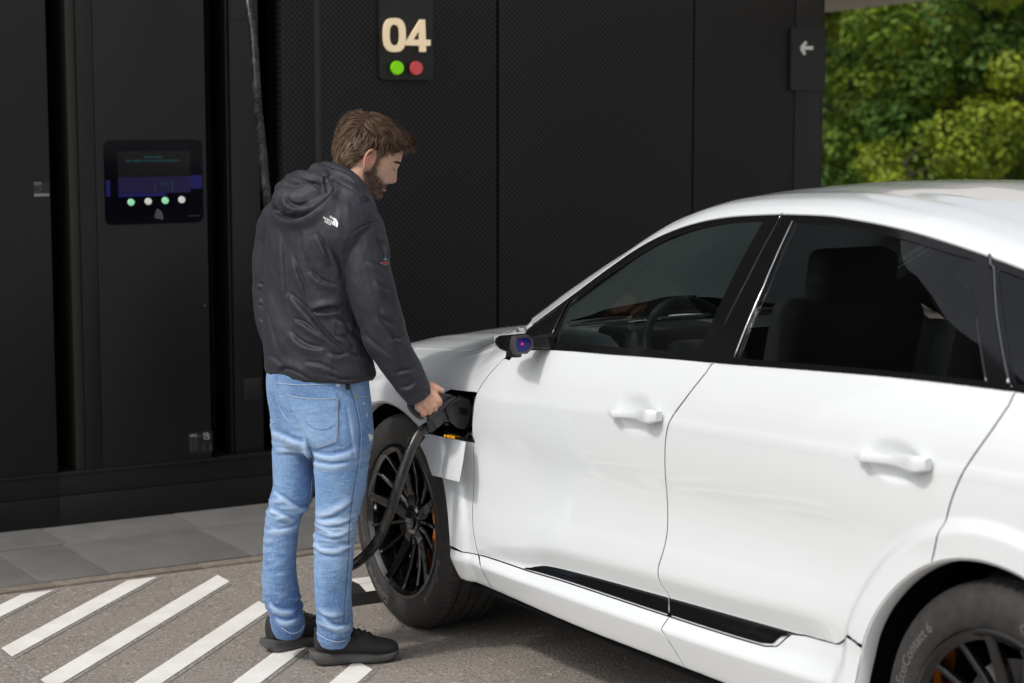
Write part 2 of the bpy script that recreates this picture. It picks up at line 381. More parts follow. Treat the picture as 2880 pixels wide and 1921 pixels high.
def sticker(par, y0, y1, z0, z1, rows, x, mt='print_dim'):
    b = plate('sticker', [(x, y0, z0), (x, y1, z0), (x, y1, z1), (x, y0, z1)], .0006, m_['plastic_black'], par)
    for (u0, v0, u1, v1, m2) in rows:
        a0 = y0 + (y1 - y0) * u0; a1 = y0 + (y1 - y0) * u1; b1 = z1 - (z1 - z0) * v0; b0 = z1 - (z1 - z0) * v1
        plate('print', [(x + .0005, a0, b0), (x + .0005, a1, b0), (x + .0005, a1, b1), (x + .0005, a0, b1)], .0004, m_[m2], b)
    return b
rows = [(.05, .34 + .05 * k, .17 + .05 * (k % 3 == 0), .365 + .05 * k, 'print_dim') for k in range(12)] + [(.24, .3 + .07 * k, .36, .33 + .07 * k, 'print_dim') for k in range(9)] + \
       [(.55, .60 + .07 * k, .68, .63 + .07 * k, 'print_dim') for k in range(5)] + [(.85, .65 + .08 * k, .97, .69 + .08 * k, 'print_dim') for k in range(4)] + [(.6, .08, .85, .18, 'print_grey'), (.3, .18, .54, .25, 'print_dim')]
st = sticker(cab, -.853, -.737, .280, .378, rows, XW + .0008)
ML = lambda y, z, x: Matrix.Translation((x, y, z)) @ Matrix.Rotation(R(90), 4, 'Z') @ Matrix.Rotation(R(90), 4, 'X')
text_mesh('mark_text', 'CE', .026, ML(-.765, .348, XW + .0016), m_['sign_white'], st, .0002)
text_mesh('mark_text', 'HYC', .017, ML(-.830, .361, XW + .0016), m_['sign_white'], st, .0002)
# neighbouring cabinet at the picture's left
cab2 = empty('neighbour_cabinet', (-2.5, -2.3, 0), 'flat black cabinet door with a small printed service label, beside the touch screen cabinet', 'cabinet')
box('housing', (-3.2, -4.8, 0), (-2.42, -1.4605, 3.3), m_['recess'], cab2)
box('door_panel', (-2.42, -2.9, .252), (XW, -1.4655, 3.3), m_['steel_black'], cab2, .003)
box('door_panel', (-2.42, -4.6, .252), (XW, -2.91, 3.3), m_['steel_black'], cab2, .003)
box('ledge', (-2.42, -4.8, .236), (-2.232, -1.4605, .2515), m_['steel_black'], cab2, .002)
box('plinth', (-2.43, -4.8, .146), (-2.245, -1.4605, .2355), m_['steel_black'], cab2, .002)
box('plinth_base', (-2.43, -4.8, 0), (-2.243, -1.4605, .1435), m_['steel_black'], cab2, .002)
rows = [(.01, .03 + .05 * k, .52 - .02 * (k % 2), .055 + .05 * k, 'print_grey' if k < 4 else 'print_dim') for k in range(8)] + [(.35, .42, .5, .58, 'print_dim'), (.01, .64, .5, .72, 'print_dim'), (.01, .80, .99, .99, 'print_grey')]
sticker(cab2, -1.538, -1.47, 1.466, 1.530, rows, XW + .0008)

# ---------------------------------------------------------------- bay number sign
sg = empty('bay_number_sign', (XW, .27, 1.98), 'black bay sign with cream number 04 above a green and a red lamp', 'sign')
plate('back_plate', rrect(.128, .415, 1.978, 2.60, .02, XW + .020), .018, m_['sign_plate'], sg)
dig = plate
def digit(outer, inner, par):
    pass
def ring_digit(cy, cz, hw, hh, th, x0, x1, par):
    V = []; F = []; n = 48
    def se(a, W, Hh): c, s = math.cos(a), math.sin(a); e = .72; return math.copysign(abs(c) ** e, c) * W, math.copysign(abs(s) ** e, s) * Hh
    for k in range(n):
        a = 2 * math.pi * k / n; o = se(a, hw, hh); i = se(a, hw - th, hh - th)
        V += [(x1, cy + o[0], cz + o[1]), (x1, cy + i[0], cz + i[1]), (x0, cy + o[0], cz + o[1]), (x0, cy + i[0], cz + i[1])]
    for k in range(n):
        a = 4 * k; b = 4 * ((k + 1) % n); F += [(a, b, b + 1, a + 1), (a, a + 2, b + 2, b), (a + 1, b + 1, b + 3, a + 3)]
    return mesh_obj('digit', V, F, m_['wood_digit'], par)
p0 = at(965 + 145, 98, X=XW + .06)
def z8(x, y): return at(960 + x / 3.92, y / 3.92, X=XW + .058)
a = z8(470, 390); b = z8(712, 390); t_ = z8(590, 198); bt = z8(590, 573)
ring_digit((a[1] + b[1]) / 2, (t_[2] + bt[2]) / 2, (b[1] - a[1]) / 2, (t_[2] - bt[2]) / 2, .0305, XW + .044, XW + .058, sg)
outl = [z8(*q) for q in ((875, 215), (925, 215), (932, 437), (985, 440), (983, 503), (935, 505), (935, 572), (872, 572), (868, 503), (722, 500), (720, 462))]
tri = [z8(*q) for q in ((864, 325), (868, 437), (797, 437))]
def poly_hole(name, outer, holes, dx, mt, par):
    pts = [Vector((p[1], p[2])) for p in outer]; E = [(i, (i + 1) % len(outer)) for i in range(len(outer))]; loops = [outer]
    for h in holes:
        o = len(pts); pts += [Vector((p[1], p[2])) for p in h]; E += [(o + i, o + (i + 1) % len(h)) for i in range(len(h))]; loops.append(h)
    vo, eo, fo, *_ = delaunay_2d_cdt(pts, E, [], 0, 1e-6); x = outer[0][0]; V = [(x, v[0], v[1]) for v in vo]; F = []
    for f in fo:
        c = np.mean([vo[i] for i in f], axis=0)
        if sum(inside(c, np.array([(p[1], p[2]) for p in L])) for L in loops) % 2: F.append(tuple(f))
    n = len(V); V += [(x - dx, v[1], v[2]) for v in V[:n]]; k = 0
    for L in loops:
        m2 = len(L); F += [(k + i, n + k + i, n + k + (i + 1) % m2, k + (i + 1) % m2) for i in range(m2)]; k += m2
    return mesh_obj(name, V, F, mt, par)
def inside(p, P):
    x, y = p[0], p[1]; x0, y0 = P[:, 0], P[:, 1]; x1, y1 = np.roll(x0, -1), np.roll(y0, -1)
    with np.errstate(divide='ignore', invalid='ignore'):
        c = ((y0 > y) != (y1 > y)) & (x < (x1 - x0) * (y - y0) / (y1 - y0) + x0)
    return int(c.sum() % 2)
poly_hole('digit', outl, [tri], .014, m_['wood_digit'], sg)
for (x, y), mt in (((627, 747), 'green_lamp'), ((837, 750), 'red_lamp')):
    c = z8(x, y); r = .033
    disc('lamp', (XW + .050, c[1], c[2]), r, .016, m_[mt], sg, 40); disc('lamp_stem', (XW + .031, c[1], c[2]), .02, .022, m_['recess'], sg, 20)
for q in ((590, 240), (590, 540), (900, 260), (900, 540)):
    c = z8(*q); disc('standoff', (XW + .031, c[1], c[2]), .006, .026, m_['recess'], sg, 10)
# ---------------------------------------------------------------- arrow sign at the building corner
ar = empty('direction_sign', (XW, 2.70, 1.94), 'small black sign with a white arrow pointing left, at the building corner', 'sign')
plate('back_plate', rrect(2.592, 2.826, 1.938, 2.272, .012, XW + .018), .014, m_['sign_plate'], ar)
def z7(x, y): return at(2200 + x / 2.613, y / 2.613, X=XW + .0195)
def bar(a, b, wd, par, nm='arrow'):
    a = np.array(a); b = np.array(b); d = (b - a) / np.linalg.norm(b - a); p = np.array([0, -d[2], d[1]]) * wd / 2
    return [a + p, b + p, b - p, a - p]
tip = z7(138, 353); P = []; F = []
for k, q in enumerate(((228, 352), (178, 308), (168, 400))):
    e = z7(*q); P += [(v[0] + .0003 * k, v[1], v[2]) for v in bar(tip, e, .019, ar)]; F.append((4 * k, 4 * k + 1, 4 * k + 2, 4 * k + 3))
mesh_obj('arrow', P, F, m_['sign_white'], ar)
# ---------------------------------------------------------------- canopy beyond the corner
cz = 2.47; a = at(2300, 37, z=cz); b = at(2660, -4, z=cz); dv = (b - a); e0 = a - dv * .6; e1 = a + dv * 3; nrm = np.array([-dv[1], dv[0], 0]); nrm /= np.linalg.norm(nrm)
if nrm @ (CAM - a) < 0: nrm = -nrm
cb = a; V = []
for z in (cz, cz + .35):
    for p in (e0, e1, e1 + nrm * .8, e0 + nrm * .8): V.append((p[0], p[1], z))
can = empty('canopy_roof', tuple(e0), 'pale beige canopy roof edge above the trees beside the black building', 'canopy')
mesh_obj('roof_slab', V, [(3, 2, 1, 0), (4, 5, 6, 7), (0, 1, 5, 4), (1, 2, 6, 5), (2, 3, 7, 6), (3, 0, 4, 7)], m_['canopy'], can)
for p in (e0 + nrm * .7 + dv / np.linalg.norm(dv) * .3, e1 + nrm * .7): tube('column', [(p[0], p[1], 0), (p[0], p[1], cz)], .07, m_['steel_black'], can)

# ---------------------------------------------------------------- trees and shrubs
def leaf_crown(name, clumps, mt, parent, per=260, size=.085, seed=1):
    rs = np.random.RandomState(seed); V = []; F = []; tone = []
    for (c, r) in clumps:
        n = int(per * (r / .35) ** 2)
        d = rs.normal(size=(n, 3)); d /= np.linalg.norm(d, axis=1)[:, None]
        p = np.array(c) + d * (r * (.55 + .45 * rs.rand(n) ** .5))[:, None] * np.array([1, 1, .8])
        nm = d + rs.normal(scale=.55, size=(n, 3)) + np.array([0, 0, .5]); nm /= np.linalg.norm(nm, axis=1)[:, None]
        u = np.cross(nm, rs.normal(size=(n, 3))); u /= np.linalg.norm(u, axis=1)[:, None] + 1e-9; v = np.cross(nm, u)
        s = size * (.6 + .8 * rs.rand(n))[:, None]; tn = np.clip(.5 + .28 * rs.normal() + .22 * rs.normal(size=n), 0, 1)
        b = len(V)
        q = np.stack([p - u * s * .62, p - v * s * .38 + nm * s * .08, p + u * s * .62, p + v * s * .38 + nm * s * .08], 1).reshape(-1, 3)
        V.extend(q.tolist()); F.extend([(b + 4 * i, b + 4 * i + 1, b + 4 * i + 2, b + 4 * i + 3) for i in range(n)]); tone.extend(np.repeat(tn, 4).tolist())
    o = mesh_obj(name, V, F, mt, parent); a = o.data.attributes.new('tone', 'FLOAT', 'POINT'); a.data.foreach_set('value', tone); return o
def tree(name, base, height, spread, z0, mt, nclump, label, cat, seed, trunk=.12, size=.062, per=420, group=None):
    rs = np.random.RandomState(seed); t = empty(name, tuple(base), label, cat, group); b = np.array(base, float); cl = []; limbs = []
    top = b + [rs.normal() * .3, rs.normal() * .3, height * .8]
    P = catmull([b, b + [.1, .05, height * .35], top], 6); tv, tf = tube_data(P, np.linspace(trunk, trunk * .25, len(P)), 9)
    V = list(tv); F = list(tf)
    for k in range(nclump):
        a = rs.rand() * 6.283; zz = z0 + (height - z0) * rs.rand() ** .9
        prof = math.sin(math.pi * min(1, max(.04, ((zz - z0) / (height - z0) * .86 + .12)))) ** .6
        rr = spread * prof * (rs.rand() ** .35); c = b + [rr * math.cos(a), rr * math.sin(a), zz]
        cl.append((c, rs.uniform(.20, .40) * (spread / 1.8) ** .5))
        if k % 3 == 0:
            s = b + (top - b) * min(.95, max(.1, (zz - .3 * rr) / (height * .8))); L = catmull([s, (s + c) / 2 + [0, 0, .1], c], 4)
            lv, lf = tube_data(L, np.linspace(trunk * .3, trunk * .07, len(L)), 6); o = len(V); V += lv; F += [tuple(i + o for i in f) for f in lf]
    mesh_obj('trunk', V, F, m_['bark'], t, smooth=True); leaf_crown('crown', cl, mt, t, per, size, seed); return t
def G(x, d):
    p = at(x, 300, d=d); return (p[0], p[1], 0)
tree('broadleaf_tree', G(2420, 19.5), 5.2, 1.9, .5, m_['leaf_mid'], 110, 'broadleaf tree with mid green leaves, close beside the black building corner', 'tree', 11)
tree('broadleaf_tree', G(2760, 18.8), 5.6, 1.9, 1.3, m_['leaf_bright'], 100, 'broadleaf tree with bright yellow green leaves hanging over the car roof', 'tree', 12)
tree('broadleaf_tree', G(2600, 23), 6.5, 2.6, .6, m_['leaf_deep'], 150, 'deep green tree filling the gap between the two nearer trees', 'tree', 13, .16, .075)
tree('broadleaf_tree', G(3150, 22), 6.2, 2.5, .6, m_['leaf_mid'], 120, 'broadleaf tree with dark trunk standing behind the bright yellow green one', 'tree', 14, .16, .075)
tree('broadleaf_tree', G(2200, 24), 6.5, 2.4, .6, m_['leaf_deep'], 110, 'deep green tree half hidden by the black building', 'tree', 15, .16, .08)
tree('flowering_shrub', G(2640, 17.6), 1.75, .75, .2, m_['leaf_bright'], 30, 'light green shrub below the trees just above the car roof', 'shrub', 16, .03, .055, 300)
tree('flowering_shrub', G(2870, 17.9), 2.1, .9, .2, m_['leaf_bright'], 40, 'taller light green shrub below the trees beside the smaller shrub', 'shrub', 17, .03, .06, 300)
tree('broadleaf_tree', G(2600, 29), 8.0, 4.5, .4, m_['leaf_deep'], 200, 'large deep green tree furthest back behind the other trees', 'tree', 18, .2, .15, 200)
# ================================================================ CAR
def pchip(xs, ys):
    xs = np.asarray(xs, float); ys = np.asarray(ys, float); h = np.diff(xs); dl = np.diff(ys) / h; m = np.zeros(len(xs))
    for i in range(1, len(xs) - 1):
        if dl[i - 1] * dl[i] > 0:
            w1 = 2 * h[i] + h[i - 1]; w2 = h[i] + 2 * h[i - 1]; m[i] = (w1 + w2) / (w1 / dl[i - 1] + w2 / dl[i])
    m[0] = dl[0]; m[-1] = dl[-1]
    def f(x):
        x = np.clip(x, xs[0], xs[-1]); k = np.clip(np.searchsorted(xs, x, 'right') - 1, 0, len(xs) - 2)
        t = (x - xs[k]) / h[k]; t2 = t * t; t3 = t2 * t
        return (2 * t3 - 3 * t2 + 1) * ys[k] + (t3 - 2 * t2 + t) * h[k] * m[k] + (-2 * t3 + 3 * t2) * ys[k + 1] + (t3 - t2) * h[k] * m[k + 1]
    return f
def K(rows): r = np.array(rows); return pchip(r[:, 0], r[:, 1]), pchip(r[:, 0], r[:, 2])
XN, XT = -.92, 3.98
SEC = [  # (x, half width, height) keys of the lines that run along the body
 K([(XN, .55, .28), (-.5, .62, .22), (3.6, .62, .22), (XT, .5, .34)]),                                                             # 0 underside
 K([(XN, .60, .27), (-.75, .84, .245), (-.5, .915, .24), (-.2, .925, .26), (.5, .925, .261), (1.15, .928, .255), (1.7, .928, .263), (2.4, .93, .272), (3.2, .91, .29), (3.7, .83, .32), (XT, .64, .36)]),   # 1 sill bottom
 K([(XN, .63, .37), (-.75, .875, .36), (-.5, .945, .35), (.3, .962, .346), (.6, .966, .348), (1.1, .967, .358), (1.63, .967, .371), (2.24, .967, .394), (2.6, .966, .41), (3.3, .945, .42), (3.7, .87, .44), (XT, .68, .46)]),  # 2 sill crease
 K([(XN, .635, .40), (-.75, .88, .39), (-.4, .95, .385), (.3, .962, .378), (.52, .957, .376), (.62, .944, .378), (.845, .938, .381), (1.07, .938, .391), (1.62, .938, .406), (2.07, .938, .424), (2.22, .941, .44), (2.4, .955, .45), (2.7, .966, .46), (3.3, .945, .46), (XT, .69, .5)]),  # 3 ledge
 K([(XN, .64, .44), (-.75, .882, .42), (-.4, .951, .41), (.3, .962, .40), (.52, .958, .395), (.66, .947, .394), (.83, .935, .396), (.98, .930, .419), (1.15, .929, .432), (1.59, .929, .456), (2.23, .931, .489), (2.42, .95, .50), (2.7, .966, .51), (3.3, .946, .52), (XT, .69, .55)]),  # 4 trim top
 K([(XN, .645, .52), (-.75, .884, .50), (-.4, .952, .49), (.3, .962, .47), (.55, .9605, .455), (.72, .957, .44), (.85, .957, .455), (.98, .957, .48), (1.19, .957, .50), (1.61, .957, .525), (2.01, .957, .546), (2.35, .957, .568), (2.7, .966, .59), (3.3, .947, .60), (XT, .69, .62)]),  # 5 door lower crease
 K([(XN, .65, .62), (-.75, .89, .65), (-.4, .955, .67), (0, .960, .68), (.55, .945, .66), (1., .936, .668), (1.6, .936, .69), (2.2, .939, .72), (2.6, .953, .74), (3.3, .948, .75), (3.7, .88, .76), (XT, .70, .76)]),   # 6 hollow
 K([(XN, .60, .70), (-.85, .74, .75), (-.7, .86, .79), (-.5, .93, .83), (-.25, .962, .87), (0, .968, .885), (.3, .969, .895), (.59, .969, .91), (1.24, .969, .951), (2.45, .969, 1.0), (2.9, .969, 1.02), (3.3, .957, 1.03), (3.6, .915, 1.03), (3.85, .82, 1.0), (XT, .72, .96)]),  # 7 shoulder crease
 K([(XN, .56, .755), (-.8, .735, .825), (-.5, .86, .90), (-.2, .885, .937), (0, .892, .953), (.25, .897, .968), (.45, .903, .995), (.62, .912, 1.045), (.8, .919, 1.082), (.948, .922, 1.101), (1.326, .925, 1.126), (1.63, .927, 1.147), (1.86, .928, 1.160), (2.24, .929, 1.185), (2.58, .928, 1.205), (2.93, .924, 1.217), (3.3, .90, 1.222), (3.7, .82, 1.19), (XT, .70, 1.06)]),  # 8 belt
 K([(XN, .50, .785), (-.8, .64, .855), (-.6, .735, .912), (-.3, .79, .965), (0, .80, .992), (.2, .80, 1.008), (.37, .799, 1.046), (.47, .797, 1.085), (.603, .793, 1.125), (.755, .783, 1.2), (.843, .774, 1.248), (1.05, .747, 1.366), (1.163, .734, 1.425), (1.274, .723, 1.471), (1.382, .712, 1.505), (1.487, .701, 1.528), (1.593, .694, 1.543), (1.697, .688, 1.552), (1.808, .682, 1.559), (1.972, .672, 1.562), (2.123, .666, 1.554), (2.268, .661, 1.54), (2.406, .656, 1.519), (2.539, .652, 1.495), (2.69, .646, 1.463), (3., .63, 1.395), (3.4, .60, 1.29), (3.8, .56, 1.15), (XT, .52, 1.08)]),  # 9 rail
 K([(XN, .42, .81), (-.8, .55, .878), (-.6, .64, .93), (-.3, .69, .985), (0, .70, 1.018), (.2, .70, 1.035), (.40, .712, 1.074), (.485, .706, 1.132), (.6, .703, 1.198), (.697, .70, 1.249), (.85, .694, 1.322), (.93, .688, 1.36), (1.05, .675, 1.416), (1.27, .655, 1.515), (1.49, .64, 1.570), (1.7, .627, 1.592), (1.97, .61, 1.603), (2.27, .60, 1.582), (2.54, .592, 1.536), (2.9, .575, 1.455), (3.4, .55, 1.335), (3.8, .5, 1.18), (XT, .47, 1.10)]),  # 10 pillar inner
 K([(XN, .25, .82), (-.8, .33, .90), (-.6, .36, .957), (-.3, .37, 1.017), (0, .37, 1.055), (.2, .37, 1.078), (.35, .37, 1.095), (.485, .37, 1.163), (.6, .37, 1.236), (.85, .37, 1.372), (1.05, .37, 1.478), (1.2, .37, 1.552), (1.3, .37, 1.585), (1.49, .37, 1.608), (1.7, .37, 1.622), (1.97, .37, 1.628), (2.27, .37, 1.61), (2.54, .37, 1.575), (2.9, .37, 1.50), (3.4, .36, 1.375), (3.8, .34, 1.21), (XT, .33, 1.11)]),  # 11
 K([(XN, 0, .825), (-.8, 0, .91), (-.6, 0, .965), (-.3, 0, 1.027), (0, 0, 1.064), (.2, 0, 1.088), (.30, 0, 1.10), (.6, 0, 1.262), (.85, 0, 1.398), (1.05, 0, 1.503), (1.18, 0, 1.566), (1.3, 0, 1.598), (1.49, 0, 1.620), (1.7, 0, 1.633), (1.97, 0, 1.639), (2.27, 0, 1.622), (2.54, 0, 1.588), (2.9, 0, 1.515), (3.4, 0, 1.39), (3.8, 0, 1.22), (XT, 0, 1.115)]),  # 12 centre
]
FIL = [0, .02, .012, .012, .008, .022, .10, .022, .012, .03, .05, .16, 0]
BUL = [0, 0, 0, 0, 0, .002, .004, .006, .011, .002, .004, .003]            # outward bulge of each strip
NB, NS = 5, 4
NC = len(SEC); AW = .385; WB = 2.928
def sstep(a, b, x): t = np.clip((x - a) / (b - a), 0, 1); return t * t * (3 - 2 * t)
def sections(X):
    """for each X the body half-section, as (n, NT, 2) samples of (half width, height)"""
    X = np.atleast_1d(np.asarray(X, float)); C = np.stack([np.stack([fw(X), fz(X)], -1) for fw, fz in SEC], 1)
    front = 1 - sstep(.35, .75, X)
    out = []
    for i in range(NC):
        if i in (0, NC - 1): out.append(C[:, i]); 
        else:
            a, b, c = C[:, i - 1], C[:, i], C[:, i + 1]; la = np.linalg.norm(a - b, axis=1); lc = np.linalg.norm(c - b, axis=1)
            f = np.full(len(X), FIL[i])
            if i == 8: f = f + front * .07
            if i == 7: f = f + front * .05
            if i in (9, 10): f = f + front * .05
            r = np.minimum(np.minimum(la, lc) * .46, f)
            p = b + (a - b) / la[:, None] * r[:, None]; q = b + (c - b) / lc[:, None] * r[:, None]
            for k in range(NB):
                t = k / (NB - 1); out.append((1 - t) ** 2 * p + 2 * t * (1 - t) * b + t * t * q)
        if i < NC - 1: out.append(None)
    # straight strips
    res = []; idx = []
    for j, o in enumerate(out):
        if o is not None: res.append(o); continue
        a, b = out[j - 1], out[j + 1]; si = sum(1 for q in out[:j] if q is None); d = b - a; nrm = np.stack([d[:, 1], -d[:, 0]], -1)
        ln = np.linalg.norm(d, axis=1)[:, None] + 1e-9; nrm = nrm / ln
        for k in range(1, NS + 1):
            t = k / (NS + 1); res.append(a + d * t + nrm * (BUL[si] * 4 * t * (1 - t)) * np.minimum(1, ln / .12))
    S = np.stack(res, 1)
    return S
def deform(X, w_, z):
    w_ = w_.copy()
    for cx in (0, WB):                                           # flared wheel arches
        dd = np.hypot(X - cx, z - AW); low = 1 - sstep(.95, 1.02, z)
        w_ += low * (.017 * (1 - sstep(.502, .536, dd)) + .004 * (1 - sstep(.42, .50, dd)))
    for cx, cz, rx, rz in ((1.512, .972, .098, .050), (2.600, 1.008, .100, .050)):   # handle bowls
        q = ((X - cx) / rx) ** 2 + ((z - cz) / rz) ** 2; w_ -= .016 * np.clip(1 - q, 0, 1) ** 1.1
    return w_
NTS = sections([1.0]).shape[1]
TK = [0] + [(i - 1) * (NB + NS) + NS + 1 + NB // 2 for i in range(1, NC - 1)] + [NTS - 1]     # sample index of each line
def S3(X, t):
    X = np.atleast_1d(np.asarray(X, float)); t = np.clip(np.atleast_1d(np.asarray(t, float)), 0, NTS - 1)
    s = sections(X); k = np.minimum(t.astype(int), NTS - 2); f = (t - k)[:, None]; r = np.arange(len(X))
    p = s[r, k] * (1 - f) + s[r, k + 1] * f
    return np.stack([X, -deform(X, p[:, 0], p[:, 1]), p[:, 1]], -1)
def Snorm(X, t):
    e = 2e-3; a = S3(X + e, t) - S3(X - e, t); b = S3(X, t + .3) - S3(X, t - .3); n = np.cross(a, b); n /= np.linalg.norm(n, axis=1)[:, None] + 1e-12
    c = S3(X, t); s = np.sign(n[:, 1] * -1 * .6 + n[:, 2] * .5 + 1e-9)
    ref = np.stack([0 * X, -np.ones_like(X), .6 * np.ones_like(X)], -1)
    low = np.asarray(t) < TK[1]
    ref[low] = [0, -.7, -.7]
    return n * np.sign((n * ref).sum(1))[:, None]
# lookup mesh for sight lines
_gx = np.linspace(XN, XT, 330); _gs = sections(_gx); _gs[..., 0] = deform(np.repeat(_gx[:, None], _gs.shape[1], 1), _gs[..., 0], _gs[..., 1]); _V = []; _F = []
for i in range(len(_gx)):
    for j in range(NTS): _V.append((_gx[i], -_gs[i, j, 0], _gs[i, j, 1]))
for i in range(len(_gx) - 1):
    for j in range(NTS - 1):
        a = i * NTS + j; _F.append((a, a + NTS, a + NTS + 1)); _F.append((a, a + NTS + 1, a + 1))
BVH = BVHTree.FromPolygons([Vector(v) for v in _V], _F)
_VA = np.array(_V)
def onbody(x, y):
    """(X, t) of the body point seen at photo point (x, y)"""
    r = Vector(ray(x, y)).normalized(); loc, nn, fi, dist = BVH.ray_cast(Vector(CAM), r)
    if loc is None: return None
    f = _F[fi]; A, B, Cc = (_VA[k] for k in f); T = np.stack([B - A, Cc - A], 1); l = np.linalg.lstsq(T, np.array(loc) - A, rcond=None)[0]
    uv = [(k // NTS, k % NTS) for k in f]; t = uv[0][1] + l[0] * (uv[1][1] - uv[0][1]) + l[1] * (uv[2][1] - uv[0][1])
    return (loc.x, t)
def tz(X, z, lo=None, hi=None):
    """t on the body side at height z"""
    s = sections([X])[0]; lo = TK[1] if lo is None else lo; hi = TK[9] if hi is None else hi
    zz = s[lo:hi + 1, 1]; zz = np.maximum.accumulate(zz + np.arange(len(zz)) * 1e-7); return lo + float(np.interp(z, zz, np.arange(len(zz))))
ZM = {1: (1380, 560, 2.939), 2: (2030, 560, 2.766), 3: (1050, 850, 3.92), 4: (2380, 1400, 3.01), 5: (1300, 1450, 2.137), 6: (1650, 1050, 2.239)}
def T(k, L): o = ZM[k]; return [(o[0] + x / o[2], o[1] + y / o[2]) for x, y in L]
def OBS(L, n=5): return OB([tuple(p) for p in catmull(L, n)])
def OB(L): return [q for q in (onbody(*p) for p in L) if q is not None]
def arc(cx, r, a0, a1, n=40):
    P = []
    for k in range(n + 1):
        a = R(a0 + (a1 - a0) * k / n); X = cx + r * math.cos(a); P.append((X, tz(X, AW + r * math.sin(a))))
    return P
def resample(P, step=.02, closed=True):
    P = np.asarray(P, float); n = len(P); out = []
    W = S3(P[:, 0], P[:, 1])
    for i in range(n if closed else n - 1):
        j = (i + 1) % n; d = np.linalg.norm(W[j] - W[i]); m = max(1, int(math.ceil(d / step)))
        if d < 1e-5: continue
        for k in range(m): out.append(P[i] + (P[j] - P[i]) * k / m)
    return np.array(out)
def area(P): x, y = P[:, 0], P[:, 1]; return .5 * np.sum(x * np.roll(y, -1) - np.roll(x, -1) * y)
def panel(name, loops, mt, parent, off=0., flange=.014, bev=.0012, gap=.0032, du=.025, sym=False, step=.02, custom=True, dt=1.):
    L = []
    for k, lp in enumerate(loops):
        P = resample(lp, step); a = area(P)
        if (a < 0) == (k == 0): P = P[::-1].copy()
        L.append(P)
    pts = np.vstack(L); E = []; o = 0
    for P in L: n = len(P); E += [(o + i, o + (i + 1) % n) for i in range(n)]; o += n
    nb = len(pts); mn, mx = pts.min(0), pts.max(0)
    gx = np.arange(mn[0] + du * .5, mx[0], du); gt = np.arange(math.ceil(mn[1]), math.floor(mx[1]) + .6, dt)
    if len(gx) and len(gt):
        g = np.stack(np.meshgrid(gx, gt, indexing='ij'), -1).reshape(-1, 2)
        ok = np.zeros(len(g), int)
        for P in L:
            x0, y0 = P[:, 0][None], P[:, 1][None]; x1, y1 = np.roll(P[:, 0], -1)[None], np.roll(P[:, 1], -1)[None]
            with np.errstate(divide='ignore', invalid='ignore'):
                c = ((y0 > g[:, 1:2]) != (y1 > g[:, 1:2])) & (g[:, 0:1] < (x1 - x0) * (g[:, 1:2] - y0) / (y1 - y0) + x0)
            ok += c.sum(1)
        g = g[ok % 2 == 1]
        if len(g):                                               # keep away from the outline
            W = S3(g[:, 0], g[:, 1]); B = S3(pts[:, 0], pts[:, 1]); keep = []
            for s in range(0, len(g), 400): keep.append(np.sqrt(((W[s:s + 400, None] - B[None]) ** 2).sum(-1)).min(1) > .007)
            g = g[np.concatenate(keep)]
        allp = np.vstack([pts, g])
    else: allp = pts
    vo, eo, fo, ov, *_ = delaunay_2d_cdt([Vector((p[0] * 12, p[1] * .4)) for p in allp], E, [], 0, 1e-7)
    uv = np.array([(v[0] / 12, v[1] / .4) for v in vo]); F = []
    cen = np.array([uv[list(f)].mean(0) for f in fo]); par_ = np.zeros(len(cen), int)
    for P in L:
        x0, y0 = P[:, 0][None], P[:, 1][None]; x1, y1 = np.roll(P[:, 0], -1)[None], np.roll(P[:, 1], -1)[None]
        for s in range(0, len(cen), 4000):
            cx, cy = cen[s:s + 4000, 0:1], cen[s:s + 4000, 1:2]
            with np.errstate(divide='ignore', invalid='ignore'): par_[s:s + 4000] += (((y0 > cy) != (y1 > cy)) & (cx < (x1 - x0) * (cy - y0) / (y1 - y0) + x0)).sum(1)
    F = [tuple(f) for f, q in zip(fo, par_) if q % 2]
    W = S3(uv[:, 0], uv[:, 1]); N = Snorm(uv[:, 0], uv[:, 1]); W = W + N * off
    # boundary edges of the result
    cnt = {}
    for f in F:
        for i in range(len(f)):
            a, b = f[i], f[(i + 1) % len(f)]; cnt.setdefault((min(a, b), max(a, b)), []).append((a, b))
    bd = [v[0] for v in cnt.values() if len(v) == 1]
    outw = np.zeros_like(W)
    fc = {}
    for f in F:
        for i in range(len(f)): fc[(f[i], f[(i + 1) % len(f)])] = f
    skip = set()
    if sym: bd = [(a, b) for a, b in bd if not (uv[a, 1] > NTS - 1.01 and uv[b, 1] > NTS - 1.01)]
    for a, b in bd:
        tdir = W[b] - W[a]; f = fc[(a, b)]; c = W[list(f)].mean(0); n_ = (N[a] + N[b]); ow = np.cross(tdir, n_); ow /= np.linalg.norm(ow) + 1e-12
        if (ow @ (c - (W[a] + W[b]) / 2)) > 0: ow = -ow
        outw[a] += ow; outw[b] += ow
    ln = np.linalg.norm(outw, axis=1); bi = np.where(ln > 1e-9)[0]; outw[bi] /= ln[bi][:, None]
    if sym: cc = uv[:, 1] > NTS - 1.01; outw[cc, 1] = 0
    W = W - outw * gap
    V = [*W]; NN = [*N]; FF = []
    for f in F:
        a, b, c = W[f[0]], W[f[1]], W[f[2]]
        FF.append(f if np.cross(b - a, c - a) @ N[f[0]] > 0 else f[::-1])
    GAP_SHADE = []
